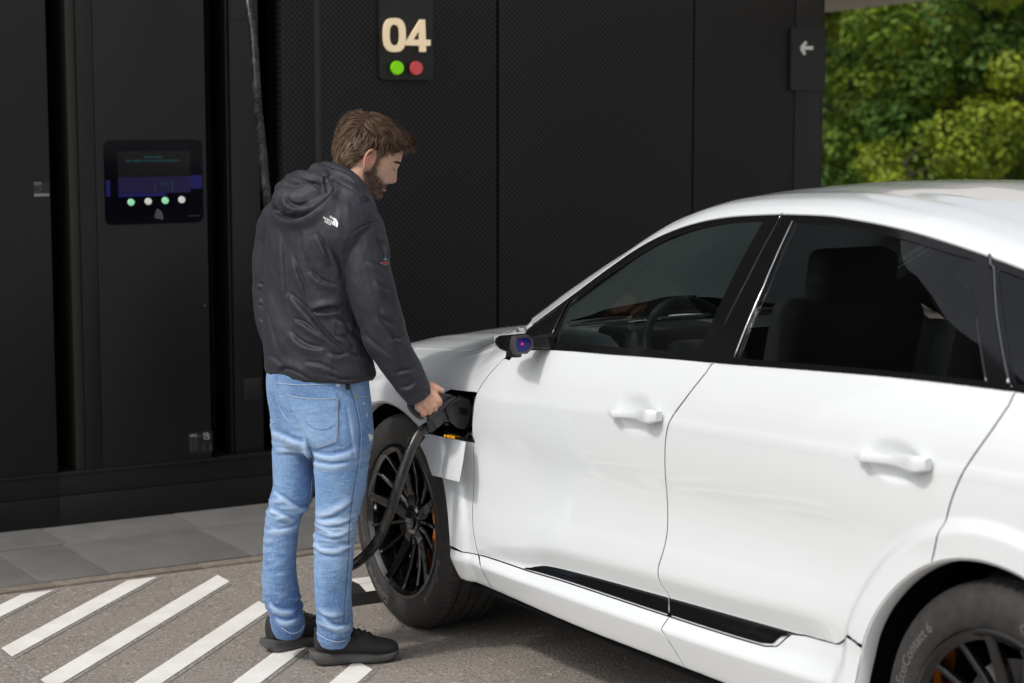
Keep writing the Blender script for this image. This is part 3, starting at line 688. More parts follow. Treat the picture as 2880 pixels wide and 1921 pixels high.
    if flange:
        r1 = {}; r2 = {}
        for i in bi:
            r1[i] = len(V); V.append(W[i] + outw[i] * bev - N[i] * bev); NN.append(outw[i] * .9 + N[i] * .45)
            r2[i] = len(V); V.append(W[i] + outw[i] * bev * .8 - N[i] * (bev + flange)); NN.append(outw[i])
        for a, b in bd:
            for qi, q in enumerate(((a, b, r1[b], r1[a]), (r1[a], r1[b], r2[b], r2[a]))):
                if qi and not sym: GAP_SHADE.append(len(FF))
                p = [np.array(V[k]) for k in q]; nn = np.cross(p[1] - p[0], p[3] - p[0]); FF.append(q if nn @ (outw[a] + .3 * N[a]) > 0 else q[::-1])
    if sym:
        n = len(V); V += [np.array([v[0], -v[1], v[2]]) for v in V[:n]]; NN += [np.array([v[0], -v[1], v[2]]) for v in NN[:n]]; FF += [tuple(i + n for i in f[::-1]) for f in FF]
    NN = np.array(NN); NN /= np.linalg.norm(NN, axis=1)[:, None] + 1e-12
    o = mesh_obj(name, V, FF, mt, parent, smooth=True, normals=NN if custom else None)
    if GAP_SHADE and mt is m_['car_paint']:
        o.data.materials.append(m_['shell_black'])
        for i in GAP_SHADE: o.data.polygons[i].material_index = 1  # gap sides coloured black, standing in for the shade deep in the shut lines
    return o

car = empty('parked_car', (0, 0, 0), 'white coupe style electric car plugged in at its front fender', 'car')
BOTH = []                                                        # parts repeated on the far side
def pside(name, loops, mt, **k): o = panel(name, loops, mt, k.pop('parent', car), **k); BOTH.append(o); return o
# --- lines traced on the body
def zline(P, n=50):
    P = sorted(P, key=lambda p: p[1]); f = pchip([p[1] for p in P], [p[0] for p in P]); return [(float(f(z)), tz(float(f(z)), z)) for z in lin(P[-1][1], P[0][1], n)]
L_fd = zline([(.690, 1.045), (.637, .993), (.601, .953), (.580, .915), (.558, .83), (.545, .756), (.540, .624), (.545, .505), (.560, .43), (.5725, .384)]) + [(.573, TK[3])]
L_db = OB([(1352, 1577), (1431, 1602), (1473, 1603), (1581, 1636), (1866, 1731), (2095, 1804), (2147, 1817), (2189, 1813), (2259, 1787), (2306, 1778), (2367, 1787)])
L_bd = [(1.823, TK[8])] + zline([(1.800, 1.127), (1.735, 1.05), (1.672, .975), (1.652, .92), (1.640, .84), (1.632, .75), (1.632, .66), (1.622, .59), (1.606, .535), (1.607, .50), (1.628, .467), (1.640, .42)], 60)
L_belt = [(x, TK[8] - .0) for x in lin(.80, 3.25, 60)]
tB = TK[8] + 0.
xb = L_bd[0][0]
i_b = min(range(len(L_db)), key=lambda i: abs(L_db[i][0] - L_bd[-1][0]))
front_db = [(x, TK[3]) for x in lin(.60, L_bd[-1][0] - .01, 40)]; rear_db = [(x, TK[3]) for x in lin(L_bd[-1][0] + .012, 2.08, 20)] + [(2.13, TK[3] + 1.2), (2.18, TK[4] - 1.5), (2.235, TK[4]), (2.30, TK[4] + .3), (2.38, TK[4] + 1.2)]
top_fd = [(.80, tB), (.735, tz(.735, 1.045))]
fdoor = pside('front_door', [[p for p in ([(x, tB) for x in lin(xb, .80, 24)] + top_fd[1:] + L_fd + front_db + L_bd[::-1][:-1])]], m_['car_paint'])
# rear door with cut arch
L_rd = zline([(2.742, .787), (2.762, .85), (2.779, .90), (2.797, .95), (2.832, 1.02), (2.905, 1.13), (2.935, 1.185)], 40)[::-1] + [(2.945, TK[8])]
a_top = math.degrees(math.atan2(.790 - AW, 2.745 - WB)); lipR = .442
arcR = arc(WB, lipR, a_top, 160, 26)
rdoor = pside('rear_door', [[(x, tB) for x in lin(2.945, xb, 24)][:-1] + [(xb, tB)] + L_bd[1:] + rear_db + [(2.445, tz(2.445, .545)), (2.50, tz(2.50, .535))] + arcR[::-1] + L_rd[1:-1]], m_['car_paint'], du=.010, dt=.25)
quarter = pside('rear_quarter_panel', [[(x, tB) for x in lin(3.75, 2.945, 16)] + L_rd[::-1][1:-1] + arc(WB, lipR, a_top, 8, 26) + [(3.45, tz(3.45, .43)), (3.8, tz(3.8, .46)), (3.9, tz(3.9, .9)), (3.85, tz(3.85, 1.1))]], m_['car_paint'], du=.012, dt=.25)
# front fender with the charge port notch
PORT = [(.556, .752), (.45, .748), (.335, .742), (.27, .742), (.30, .765), (.352, .87), (.365, .895), (.395, .908), (.5, .914), (.584, .921)]
PT = [(x, tz(x, z)) for x, z in PORT]
L_hood = OBS(T(3, [(1440, 330), (1420, 341), (1360, 385), (1250, 455), (1180, 492), (1100, 520), (1030, 533), (950, 537), (820, 532), (700, 525), (480, 515)])) + [(-.35, TK[9] - 3.2), (-.55, TK[9] - 2.9), (-.76, TK[9] - 2.5)]
lipF = .43
fd_hi = [p for p in L_fd if S3([p[0]], [p[1]])[0, 2] > .925]; fd_lo = [p for p in L_fd if S3([p[0]], [p[1]])[0, 2] < .748]
arcF = arc(0, lipF, 0, 180, 60)
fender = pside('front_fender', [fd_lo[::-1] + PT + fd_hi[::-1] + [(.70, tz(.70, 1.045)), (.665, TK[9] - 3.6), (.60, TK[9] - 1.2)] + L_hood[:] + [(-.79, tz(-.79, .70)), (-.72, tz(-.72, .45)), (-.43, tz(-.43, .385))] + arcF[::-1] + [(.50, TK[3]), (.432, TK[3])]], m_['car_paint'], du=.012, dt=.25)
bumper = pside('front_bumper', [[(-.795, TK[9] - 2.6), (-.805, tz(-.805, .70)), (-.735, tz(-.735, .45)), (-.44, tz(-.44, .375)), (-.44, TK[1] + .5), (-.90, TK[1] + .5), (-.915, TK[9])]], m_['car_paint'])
# sills
def sill(x0a, x0b, x1a, x1b, top): return [(x0b, TK[1] + .6), (x0a, top[0][1])] + top + [(x1a, top[-1][1]), (x1b, TK[1] + .6)]
s_top1 = [(.435, TK[3]), (.50, TK[3]), (.572, TK[3])]
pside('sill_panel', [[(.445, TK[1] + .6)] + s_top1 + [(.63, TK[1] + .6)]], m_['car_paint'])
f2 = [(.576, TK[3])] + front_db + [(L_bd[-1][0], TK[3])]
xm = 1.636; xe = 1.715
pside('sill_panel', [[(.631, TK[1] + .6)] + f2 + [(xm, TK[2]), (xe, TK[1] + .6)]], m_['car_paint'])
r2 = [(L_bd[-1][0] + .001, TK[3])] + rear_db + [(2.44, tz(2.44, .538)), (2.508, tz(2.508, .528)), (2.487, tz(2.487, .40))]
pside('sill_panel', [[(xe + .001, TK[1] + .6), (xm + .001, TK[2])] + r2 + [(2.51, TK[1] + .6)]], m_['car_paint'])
# glossy black insert low on the doors
xs_ = L_bd[-1][0]; tip = [(.845, TK[3] + .9), (.86, TK[4] - 3), (.90, TK[4] - 1), (.95, TK[4] - .1)]
pside('door_insert', [[(x, TK[3] + .9) for x in lin(xs_ - .003, .845, 40)] + tip[1:] + [(x, TK[4]) for x in lin(.98, xs_ - .003 - .012, 30)]], m_['trim_black'], off=.003, flange=.006, bev=.001, gap=.001, parent=fdoor)
rins = pside('door_insert', [[(x, TK[3] + .9) for x in lin(xs_ + .003, 2.06, 24)] + [(2.11, TK[3] + 1.8), (2.16, TK[4] - 1.8), (2.215, TK[4] - .1)] + [(x, TK[4]) for x in lin(2.19, xs_ - .009, 24)]], m_['trim_black'], off=.003, flange=.006, bev=.001, gap=.001, parent=rdoor)
for q in ([(1690, 695), (1880, 748), (1890, 760), (1800, 765), (1640, 715)], [(1790, 665), (1970, 712), (1975, 722), (1900, 730), (1760, 690)]):
    pside('insert_recess', [OB(T(5, q))], m_['shell_black'], off=.0042, flange=0, gap=0, parent=rins)
for q in ([(430, 318), (900, 440), (1190, 518), (1190, 524), (900, 447), (430, 322)], [(520, 345), (900, 470), (1195, 556), (1195, 562), (900, 477), (520, 350)]):
    pside('insert_rib', [OB(T(5, q))], m_['shell_black'], off=.0040, flange=0, gap=0, parent=fdoor)
# hood, windscreen, roof
cowl = lambda n=14: [(.30 + .22 * (1 - u) ** 1.4 , TK[10] + (NTS - 1 - TK[10]) * u) for u in lin(0, 1, n)]
hood_in = [(x, t + .35) for x, t in L_hood]
hood = panel('hood', [[(x, t) for x, t in hood_in] + [(-.90, TK[9]), (-.905, NTS - 1)] + [(.24, NTS - 1)] + [(p[0] - .06, p[1]) for p in cowl()[::-1][1:]] + [(.505, TK[9] + 2.5)]], m_['car_paint'], car, sym=True, du=.03)
wind = panel('windscreen', [[(1.19, NTS - 1), (1.175, TK[11]), (1.16, TK[10] + 3)] + [(x, TK[10] + 1.2) for x in lin(1.12, .58, 14)] + [(p[0] + .02, p[1]) for p in cowl()]], m_['glass_screen'], car, sym=True, off=-.002)
panel('cowl', [[(p[0] + .016, p[1]) for p in cowl()] + [(p[0] - .056, p[1]) for p in cowl()[::-1]]], m_['trim_satin'], car, sym=True, off=-.006)
roof = panel('roof', [[(x, TK[9] + .1) for x in lin(.61, 2.75, 50)] + [(2.75, NTS - 1), (1.20, NTS - 1), (1.185, TK[11]), (1.168, TK[10] + 3)] + [(x, TK[10] + .9) for x in lin(1.125, .555, 16)]], m_['car_paint'], car, sym=True, gap=.0005)
tailg = panel('tailgate', [[(x, TK[9] + .1) for x in lin(2.753, 3.9, 26)] + [(3.93, NTS - 1), (2.753, NTS - 1)]], m_['car_paint'], car, sym=True, gap=.0005)
# side windows
gF = OB(T(1, [(545, 1190), (655, 868), (700, 815), (850, 703), (1000, 598), (1200, 462), (1400, 350), (1600, 268), (1800, 215), (2000, 188), (2130, 178), (2253, 174), (1722, 1268), (1400, 1247), (1000, 1219)]))
gR = OB(T(2, [(563, 180), (800, 192), (1000, 215), (1200, 255), (1400, 307), (1600, 368), (1800, 425), (1938, 462), (1955, 700), (1985, 905), (2020, 1170), (2052, 1412), (1700, 1372), (1400, 1343), (900, 1298), (500, 1268), (124, 1238)]))
gQ = OB(T(2, [(2135, 540), (2200, 560), (2345, 612)])) + [(2.78, TK[9] - 2.8), (2.95, TK[9] - 2.9), (3.2, TK[9] - 3), (3.3, TK[8] + 3.0), (3.2, TK[8] + 2.6)] + OB(T(2, [(2345, 1445), (2283, 1432)]))
railt = TK[9] - .25
zone = [(x, tB + .15) for x in lin(.80, 3.42, 60)] + [(x, railt) for x in lin(3.40, .66, 60)]
surround = pside('window_surround', [zone, gF, gR, gQ], m_['trim_black'], off=-.001, flange=.004, gap=.0008, bev=.0008)
pside('window_glass', [gF], m_['glass_front'], off=-.005, flange=0, gap=-.002)
pside('window_glass', [gR], m_['glass_privacy'], off=-.005, flange=0, gap=-.002)
pside('window_glass', [gQ], m_['glass_privacy'], off=-.005, flange=0, gap=-.002)
def strip_on(name, L, wd, mt, off=.003, rad=None):
    P = np.array(resample(OB(L), .02, False)); P = np.vstack([P, OB(L)[-1]]); W = S3(P[:, 0], P[:, 1]) + Snorm(P[:, 0], P[:, 1]) * off
    o = tube(name, W, wd, mt, car, 8); BOTH.append(o); return o
strip_on('chrome_strip', T(2, [(552, 172), (330, 690), (105, 1232)]), .0028, m_['chrome_dark'])
strip_on('chrome_strip', T(2, [(2086, 440), (2092, 520), (2140, 900), (2238, 1440)]), .0042, m_['chrome_dark'])
strip_on('pillar_seam', T(2, [(437, 168), (200, 620), (8, 1000)]), .0010, m_['trim_satin'], .0)
strip_on('rail_seam', T(2, [(470, 112), (443, 160)]), .0016, m_['chrome_dark'], .001)
strip_on('quarter_seam', T(2, [(1980, 905), (2056, 1416)]), .0016, m_['chrome_dark'], .0)
strip_on('sail_divider', T(1, [(648, 850), (590, 960), (520, 1110), (470, 1205), (440, 1225)]), .004, m_['trim_black'], .003)
# dark inner shell behind the gaps
hole = lambda cx: arc(cx, .455, 0, 180, 30) + [(cx - .455, TK[1] + .8), (cx + .455, TK[1] + .8)]
big = [(x, TK[1] + .2) for x in lin(-.86, 3.85, 60)] + [(x, tB - .5) for x in lin(3.85, .72, 40)] + [(x, TK[9] - .5) for x in lin(.60, -.86, 20)]
pside('body_shell', [big, hole(0), hole(WB), [(x, t) for x, t in ([(.575, tz(.575, .745)), (.30, tz(.30, .735)), (.30, tz(.30, .90)), (.595, tz(.595, .928))])]], m_['shell_black'], off=-.018, flange=0, gap=0, du=.06)
panel('hood_liner', [[(x, TK[9] - .7) for x in lin(-.85, .5, 20)] + [(.34, NTS - 1), (-.85, NTS - 1)]], m_['shell_black'], car, off=-.02, flange=0, sym=True, du=.1)
panel('headliner', [[(x, TK[9] - .5) for x in lin(.70, 3.5, 30)] + [(3.5, NTS - 1), (1.23, NTS - 1), (1.2, TK[11]), (1.1, TK[10])] + [(x, TK[10] - .5) for x in lin(1.05, .62, 8)]], m_['interior'], car, off=-.03, flange=0, sym=True, du=.1)
# wheel wells and underbody
for cx in (0, WB):
    V = []; F = []; n = 30
    for y in (-.945, -.56):
        for k in range(n + 1): a = R(-12 + 204 * k / n); V.append((cx + .452 * math.cos(a), y, AW + .452 * math.sin(a)))
    F = [(k, k + 1, n + 2 + k, n + 1 + k) for k in range(n)] + [tuple(range(n + 1, 2 * n + 2))]
    BOTH.append(mesh_obj('wheel_well', V, F, m_['shell_black'], car))
for cx, r_, a0, a1 in ((0, lipF, -2, 182), (WB, lipR, 4, 185)):      # turned-in lips of the wheel arches
    A_ = arc(cx, r_, a0, a1, 44); W_ = S3(np.array([p[0] for p in A_]), np.array([p[1] for p in A_])); V = []
    for p in W_:
        d_ = np.array([p[0] - cx, 0, p[2] - AW]); d_ /= np.linalg.norm(d_)
        V += [p + d_ * .001 + [0, .0015, 0], p - d_ * .004 + [0, .004, 0], p - d_ * .006 + [0, .045, 0]]
    n_ = len(W_); BOTH.append(mesh_obj('arch_lip', V, [(3 * i + k, 3 * i + 3 + k, 3 * i + 4 + k, 3 * i + 1 + k) for i in range(n_ - 1) for k in (0, 1)], m_['car_paint'], car, smooth=True))
bm = bmesh.new(); add_box(bm, (1.5, 0, .29), (4.6, 1.1, .1)); add_box(bm, (1.46, 0, .29), (1.95, 1.83, .09)); add_box(bm, (-.68, 0, .33), (.3, 1.5, .1)); bm_obj('underbody', bm, m_['shell_black'], car)
bm = bmesh.new(); add_box(bm, (-.885, 0, .52), (.05, 1.14, .48)); bm_obj('grille', bm, m_['trim_black'], car, bevel=.01)
bm = bmesh.new(); add_box(bm, (3.9, 0, .70), (.06, 1.3, .6)); bm_obj('rear_bumper', bm, m_['car_paint'], car, bevel=.02)
for sy in (-1, 1):
    bm = bmesh.new(); add_box(bm, (-.83, sy * .62, .715), (.14, .2, .05), Matrix.Rotation(R(-35 * sy), 4, 'Z')); bm_obj('headlight', bm, m_['chrome_dark'], car, bevel=.008)

# ---------------------------------------------------------------- door handles
def handle(par, tr, k=6, s=1.):
    """grip bar plus recessed bowl, traced points: front tip, rear tip"""
    X0, X1, zc0, zc1 = tr; n = 24; V = []; F = []
    L = X1 - X0
    prof = []
    for i in range(n + 1):
        u = i / n; X = X0 + L * u
        z = zc0 + (zc1 - zc0) * u
        hh = (.0125 + .0075 * sstep(.56, .80, u)) * (.35 + .65 * sstep(0, .10, u)) * (1 - .30 * sstep(.93, 1.0, u))
        lift = .040 * sstep(-.03, .17, u) * (1 - .35 * sstep(.93, 1.0, u))
        yb = -float(S3([X], [tz(X, z)])[0, 1]); prof.append((X, yb, z, hh, lift))
    for (X, yb, z, hh, lift) in prof:
        for k in range(16):
            a = 2 * math.pi * k / 16; ca, sa = math.cos(a), math.sin(a)
            yy = yb + lift - .008 + .011 * math.copysign(abs(ca) ** .5, ca); zz = z + hh * math.copysign(abs(sa) ** .5, sa)
            V.append((X, -yy, zz))
    for i in range(n):
        for k in range(16): F.append((i * 16 + k, i * 16 + (k + 1) % 16, (i + 1) * 16 + (k + 1) % 16, (i + 1) * 16 + k))
    F.append(tuple(range(16))); F.append(tuple(range(n * 16, n * 16 + 16))[::-1])
    o = mesh_obj('door_handle', V, F, m_['car_paint'], par, smooth=True); o.data.set_sharp_from_angle(angle=R(45)); BOTH.append(o)
    # feet at both ends
    for u in (.12, .88):
        i = int(u * n); X, yb, z, hh, lift = prof[i]
        bm = bmesh.new(); add_box(bm, (X, -(yb + .008), z), (.034, .036, hh * 1.5)); f = bm_obj('handle_foot', bm, m_['car_paint'], o, True, .004); BOTH.append(f)
    return o
HANDLES = [(fdoor, (1.392, 1.645, .966, .988)), (rdoor, (2.476, 2.735, 1.005, 1.022))]
for par, tr in HANDLES: handle(par, tr)
# ---------------------------------------------------------------- wheels
def revolve(prof, n, mod=None):
    V = []; F = []; m = len(prof)
    for k in range(n):
        a = 2 * math.pi * k / n
        for j, (y, r) in enumerate(prof):
            yy, rr = (y, r) if mod is None else mod(k, j, y, r)
            V.append((rr * math.cos(a), yy, rr * math.sin(a)))
    for k in range(n):
        k2 = (k + 1) % n
        for j in range(m - 1): F.append((k * m + j, k * m + j + 1, k2 * m + j + 1, k2 * m + j))
    return V, F
def arr(V, M): return [tuple(M @ Vector(v)) for v in V]
def prism(poly, y0, y1):
    """poly in (x, z); closed prism between y0 and y1"""
    n = len(poly); V = [(p[0], y0, p[1]) for p in poly] + [(p[0], y1, p[1]) for p in poly]
    return V, [tuple(range(n)), tuple(range(2 * n - 1, n - 1, -1))] + [(i, n + i, n + (i + 1) % n, (i + 1) % n) for i in range(n)]
WHEEL = {}
def build_wheel_meshes():
    # tyre: outer wall at y = 0, inner wall at y = .265
    side = [(.020, .268), (.012, .276), (.006, .285), (.000, .300), (-.003, .318), (-.001, .338), (.006, .355), (.014, .366), (.022, .374), (.030, .3795), (.040, .3825)]
    tread = [.052, .060, .0605, .070, .0705, .090, .108, .1085, .1185, .119, .132, .146, .1465, .157, .1575, .175, .195, .1955, .2045, .205, .213, .225]
    groove = lambda y: (.0604 < y < .0701) or (.1084 < y < .1186) or (.1464 < y < .1571) or (.1954 < y < .2046)
    prof = side + [(y, (.3775 if groove(y) else .3850)) for y in tread] + [(.265 - y, r) for y, r in side[::-1]]
    n = 432
    def mod(k, j, y, r):
        if 8 <= j <= 12 or len(prof) - 13 <= j <= len(prof) - 9:
            if k % 6 == 0: r -= .0055 if j > 8 else .002
        elif 12 < j < len(prof) - 13 and not groove(y):
            if (k + j // 3) % 9 == 0: r -= .003
        elif j == 7 and k % 2 and 0: pass
        return y, r
    WHEEL['tyre'] = revolve(prof, n, mod)
    # rim: lip, face ring, barrel
    WHEEL['rim_ring'] = revolve([(.022, .268), (.010, .2775), (.008, .274), (.0085, .266), (.016, .258), (.022, .250), (.06, .244), (.16, .240), (.25, .262), (.262, .262)], 96)
    sp = []
    for g in range(5):
        for da, w0, w1, dep in ((0, .022, .015, .010), (24, .0085, .0075, .017), (48, .0085, .0075, .017)):
            sp.append((g * 72 + da, w0, w1, dep))
    V = []; F = []
    for ang, w0, w1, dep in sp:
        M = Matrix.Rotation(R(-ang - 98), 4, 'Y'); sec = []
        for r, y, wd, th in ((.045, .052 + dep * .3, w0 * .9, .030), (.09, .046 + dep, w0, .028), (.17, .032 + dep, (w0 + w1) / 2, .024), (.235, .016 + dep * .7, w1, .020), (.268, .011, w1 * 1.25, .018)):
            ch = .0035
            sec.append([(r, y + th, -wd), (r, y + ch * 1.6, -wd), (r, y, -wd + ch), (r, y, wd - ch), (r, y + ch * 1.6, wd), (r, y + th, wd)])
        b = len(V)
        for s in sec: V += arr(s, M)
        for i in range(len(sec) - 1):
            for k in range(6): F.append((b + i * 6 + k, b + i * 6 + (k + 1) % 6, b + (i + 1) * 6 + (k + 1) % 6, b + (i + 1) * 6 + k))
    WHEEL['spokes'] = (V, F)
    WHEEL['hub'] = revolve([(.12, .0), (.12, .062), (.062, .060), (.052, .050), (.050, .036), (.0435, .034), (.0415, .030), (.0415, .0)], 40)
    WHEEL['brake_disc'] = revolve([(.115, .09), (.10, .10), (.10, .195), (.125, .195), (.125, .09)], 64)
    pol = []
    for k in range(13): a = R(-34 + 68 * k / 12); pol.append((.222 * math.cos(a), .222 * math.sin(a)))
    for k in range(12, -1, -1): a = R(-34 + 68 * k / 12); pol.append((.135 * math.cos(a), .135 * math.sin(a)))
    WHEEL['caliper'] = prism(pol, .070, .150)
build_wheel_meshes()
def ring_letters(body, r, a_mid, size, par, mt, face_y):
    def bend(co):
        a = R(a_mid) + (-co.x / r); rr = r + co.y; return Vector((rr * math.cos(a), face_y(rr) - co.z, rr * math.sin(a)))
    return text_mesh('lettering', body, size, Matrix.Identity(4), mt, par, .0006, bend=bend)
def side_y(r): return float(np.interp(r, [.276, .285, .300, .318, .338, .355, .366], [.012, .006, .0, -.003, -.001, .006, .014])) - .0006
def wheel(loc, far=False, cal=0, spin=0., steer=0.):
    w_ = empty('wheel', (0, 0, 0)); del_keys = None
    w_.parent = car
    obs = {}
    for k, mt, sm in (('tyre', 'tyre', True), ('rim_ring', 'rim_black', True), ('spokes', 'rim_black', False), ('hub', 'rim_black', True), ('brake_disc', 'disc', True), ('caliper', 'caliper', False)):
        V, F = WHEEL[k]; o = mesh_obj({'rim_ring': 'rim', 'spokes': 'rim_spokes'}.get(k, k), V, F, m_[mt], w_, smooth=sm)
        if sm: o.data.set_sharp_from_angle(angle=R(35))
        obs[k] = o
    if cal: obs['caliper'].data.transform(Matrix.Rotation(R(cal), 4, 'Y'))
    ty = obs['tyre']
    for a, tx in ((spin, 'EcoContact 6'), (spin + 180, 'EcoContact 6')): ring_letters(tx, .318, a, .036, ty, m_['tyre_mark'], side_y)
    for a in (spin + 90, spin - 90): ring_letters('Continental', .318, a, .040, ty, m_['tyre_mark'], side_y)
    for a in (spin + 45, spin + 225): ring_letters('265/45 R21 108H XL', .300, a, .014, ty, m_['tyre_mark'], side_y)
    for k in range(4):                                            # four rings on the hub cap
        V, F = tube_data([((k - 1.5) * .0105 + .0075 * math.cos(2 * math.pi * i / 20), .0405, .0075 * math.sin(2 * math.pi * i / 20)) for i in range(21)], .0012, 6)
        mesh_obj('emblem_ring', V, F, m_['chrome_dark'], obs['hub'], smooth=True)
    w_.location = loc; w_.rotation_euler = (0, 0, R(steer) + (math.pi if far else 0)); return w_
wheel((0, -.950, .385), cal=0, spin=-32, steer=-.8)
wheel((WB, -.950, .385), cal=155, spin=148)
wheel((0, .950, .385), True, 180, 20); wheel((WB, .950, .385), True, 0, 60)

# ---------------------------------------------------------------- camera mirror on the front door
pc = at(1471, 968.5, Y=-1.018)
mir = empty('door_mirror', (0, 0, 0)); mir.parent = car
hexa = [(-.036, .010), (-.030, .026), (.016, .027), (.034, .012), (.034, -.010), (.012, -.028), (-.028, -.028), (-.036, -.012)]   # (y, z) rear face outline
def loft(secs, cap=True):
    V = []; F = []; n = len(secs[0])
    for s in secs: V += [tuple(p) for p in s]
    for i in range(len(secs) - 1):
        for k in range(n): F.append((i * n + k, i * n + (k + 1) % n, (i + 1) * n + (k + 1) % n, (i + 1) * n + k))
    if cap: F.append(tuple(range(n))[::-1]); F.append(tuple(range((len(secs) - 1) * n, len(secs) * n)))
    return V, F
def hsec(dx, s, dz=0, dy=0, sz=None): return [(pc[0] + dx, pc[1] + dy + y * s, pc[2] + dz + z * (sz or s)) for y, z in hexa]
V, F = loft([hsec(.0, .92), hsec(-.012, .98), hsec(-.05, .98), hsec(-.10, .80, -.002), hsec(-.145, .42, -.006)]); o = mesh_obj('mirror_housing', V, F, m_['trim_black'], mir, True); o.data.set_sharp_from_angle(angle=R(32))
V, F = loft([hsec(-.014, 1.06), hsec(.004, 1.06), hsec(.006, 1.0), hsec(.006, .76), hsec(-.004, .74)], False); o = mesh_obj('mirror_frame', V, F, mat('mirror_rim', (.05, .05, .052), .25), mir, True); o.data.set_sharp_from_angle(angle=R(30))
mesh_obj('mirror_lens', hsec(.0035, .74), [tuple(range(8))], mat('lens_blue', (.004, .003, .03), .15, spec=.3, emit=(.012, .006, .16), es=.45), mir)
disc('camera_eye', (pc[0] + .005, pc[1] - .006, pc[2] + .002), .0042, .003, mat('eye_magenta', (.5, .01, .12), .2, emit=(.6, .02, .2), es=.5), mir, 16)
bm = bmesh.new(); add_box(bm, (pc[0] - .055, pc[1], pc[2] - .036), (.05, .03, .018)); bm_obj('mirror_foot', bm, m_['trim_satin'], mir, True, .005)
arm = []
for y, dx, h in ((pc[1] + .03, -.035, .021), (pc[1] + .05, -.03, .022), (pc[1] + .075, -.022, .024), (pc[1] + .105, -.015, .026)):
    arm.append([(pc[0] + dx + a, y, pc[2] + .002 + b * h) for a, b in ((-.05, -.6), (-.05, .7), (-.04, 1), (.02, 1), (.03, .7), (.03, -.6), (.02, -1), (-.04, -1))])
V, F = loft(arm); o = mesh_obj('mirror_arm', V, F, m_['trim_black'], mir, True); o.data.set_sharp_from_angle(angle=R(35))
mr = copy_tree(mir, car); mr.scale = (1, -1, 1)

# ---------------------------------------------------------------- charge port and flap
def recess(name, X0, X1, z0, z1, y0, y1, mt, par):
    V = [(X0, y0, z0), (X1, y0, z0), (X1, y0, z1), (X0, y0, z1), (X0, y1, z0), (X1, y1, z0), (X1, y1, z1), (X0, y1, z1)]
    return mesh_obj(name, V, [(0, 1, 5, 4), (1, 2, 6, 5), (2, 3, 7, 6), (3, 0, 4, 7), (4, 5, 6, 7)], mt, par)
port = recess('charge_port', .30, .592, .744, .906, -.935, -.80, m_['plastic_dark'], car)
box('port_bracket', (.545, -.953, .747), (.574, -.86, .905), m_['plastic_black'], port, .003)
for z in (.775, .885): disc('screw', (.56, -.954, z), .004, .003, m_['chrome_dark'], port, 10).rotation_euler = (0, 0, 0)
box('port_sill', (.318, -.952, .744), (.545, -.90, .764), m_['gloss_black'], port, .003)
a = at(1246, 1222, Y=-.957); b = at(1290, 1230.5, Y=-.957); ang = math.atan2(b[2] - a[2], b[0] - a[0])
text_mesh('lit_name', 'e-tron', .0235, Matrix.Translation(((a[0] + b[0]) / 2, -.9625, (a[2] + b[2]) / 2)) @ Matrix.Rotation(-ang, 4, 'Y') @ Matrix.Rotation(R(90), 4, 'X') @ Matrix.Diagonal((1.25, .8, 1, 1)), m_['orange_lit'], port, .0006)
hinge = catmull([(.553, -.951, .752), (.545, -.955, .775), (.527, -.958, .778), (.512, -.962, .762)], 5); tube('hinge_arm', hinge, .006, m_['plastic_black'], port, 8)
# hanging flap, hinged below the port
fl = [(1205, 1220), (1310, 1242.5), (1303, 1295), (1292, 1356), (1252, 1346), (1215, 1337), (1207, 1315), (1199, 1288), (1190, 1268), (1180, 1250)]
V = []
for dy in (0, .010):
    for (x, y) in fl:
        zt = (y - 1220) / 125.; p = at(x, y, Y=-.992 - .035 * min(1, zt) + dy); V.append(p)
n = len(fl); bm = bmesh.new(); vs_ = [bm.verts.new(v) for v in V]
bm.faces.new(vs_[:n]); bm.faces.new(vs_[n:][::-1])
for i in range(n): bm.faces.new((vs_[i], vs_[n + i], vs_[n + (i + 1) % n], vs_[(i + 1) % n]))
bmesh.ops.recalc_face_normals(bm, faces=bm.faces); bm_obj('charge_flap', bm, m_['car_paint'], car, True, .002)

# ---------------------------------------------------------------- cabin
def pillow(name, c, s, mt, par, rot=(0, 0, 0), bev=.4):
    bm = bmesh.new(); Mx = Matrix.Rotation(R(rot[2]), 4, 'Z') @ Matrix.Rotation(R(rot[1]), 4, 'Y') @ Matrix.Rotation(R(rot[0]), 4, 'X'); add_box(bm, c, s, Mx)
    return bm_obj(name, bm, mt, par, True, min(s) * bev, 4)
for sy in (-1, 1):
    seat = empty('front_seat', (0, 0, 0)); seat.parent = car; y = .37 * sy
    pillow('seat_cushion', (1.30, y, .66), (.55, .50, .16), m_['interior'], seat); pillow('seat_back', (1.66, y, .98), (.15, .50, .66), m_['interior'], seat, (0, 14, 0)); pillow('headrest', (1.735, y, 1.345), (.10, .29, .20), m_['interior'], seat, (0, 10, 0), .42)
rs_ = empty('rear_seat', (0, 0, 0)); rs_.parent = car
pillow('seat_cushion', (2.25, 0, .66), (.5, 1.3, .16), m_['interior'], rs_); pillow('seat_back', (2.62, 0, .95), (.16, 1.3, .6), m_['interior'], rs_, (0, 20, 0))
for y in (-.4, .4): pillow('headrest', (2.72, y, 1.26), (.09, .26, .12), m_['interior'], rs_, (0, 12, 0))
dsh = [[(X, y, z) for X, z in ((.42, 1.085), (.60, 1.115), (.78, 1.105), (.86, 1.06), (.84, .95), (.80, .70), (.45, .70))] for y in (-.80, -.4, 0, .4, .80)]
V, F = loft(dsh); o = mesh_obj('dashboard', V, F, m_['interior_grey'], car, True); o.data.set_sharp_from_angle(angle=R(50))
pillow('instrument_hood', (.80, -.37, 1.095), (.22, .40, .075), m_['interior'], car); pillow('centre_screen', (.865, 0, 1.03), (.02, .28, .16), m_['gloss_black'], car, (0, -15, 0), .2)
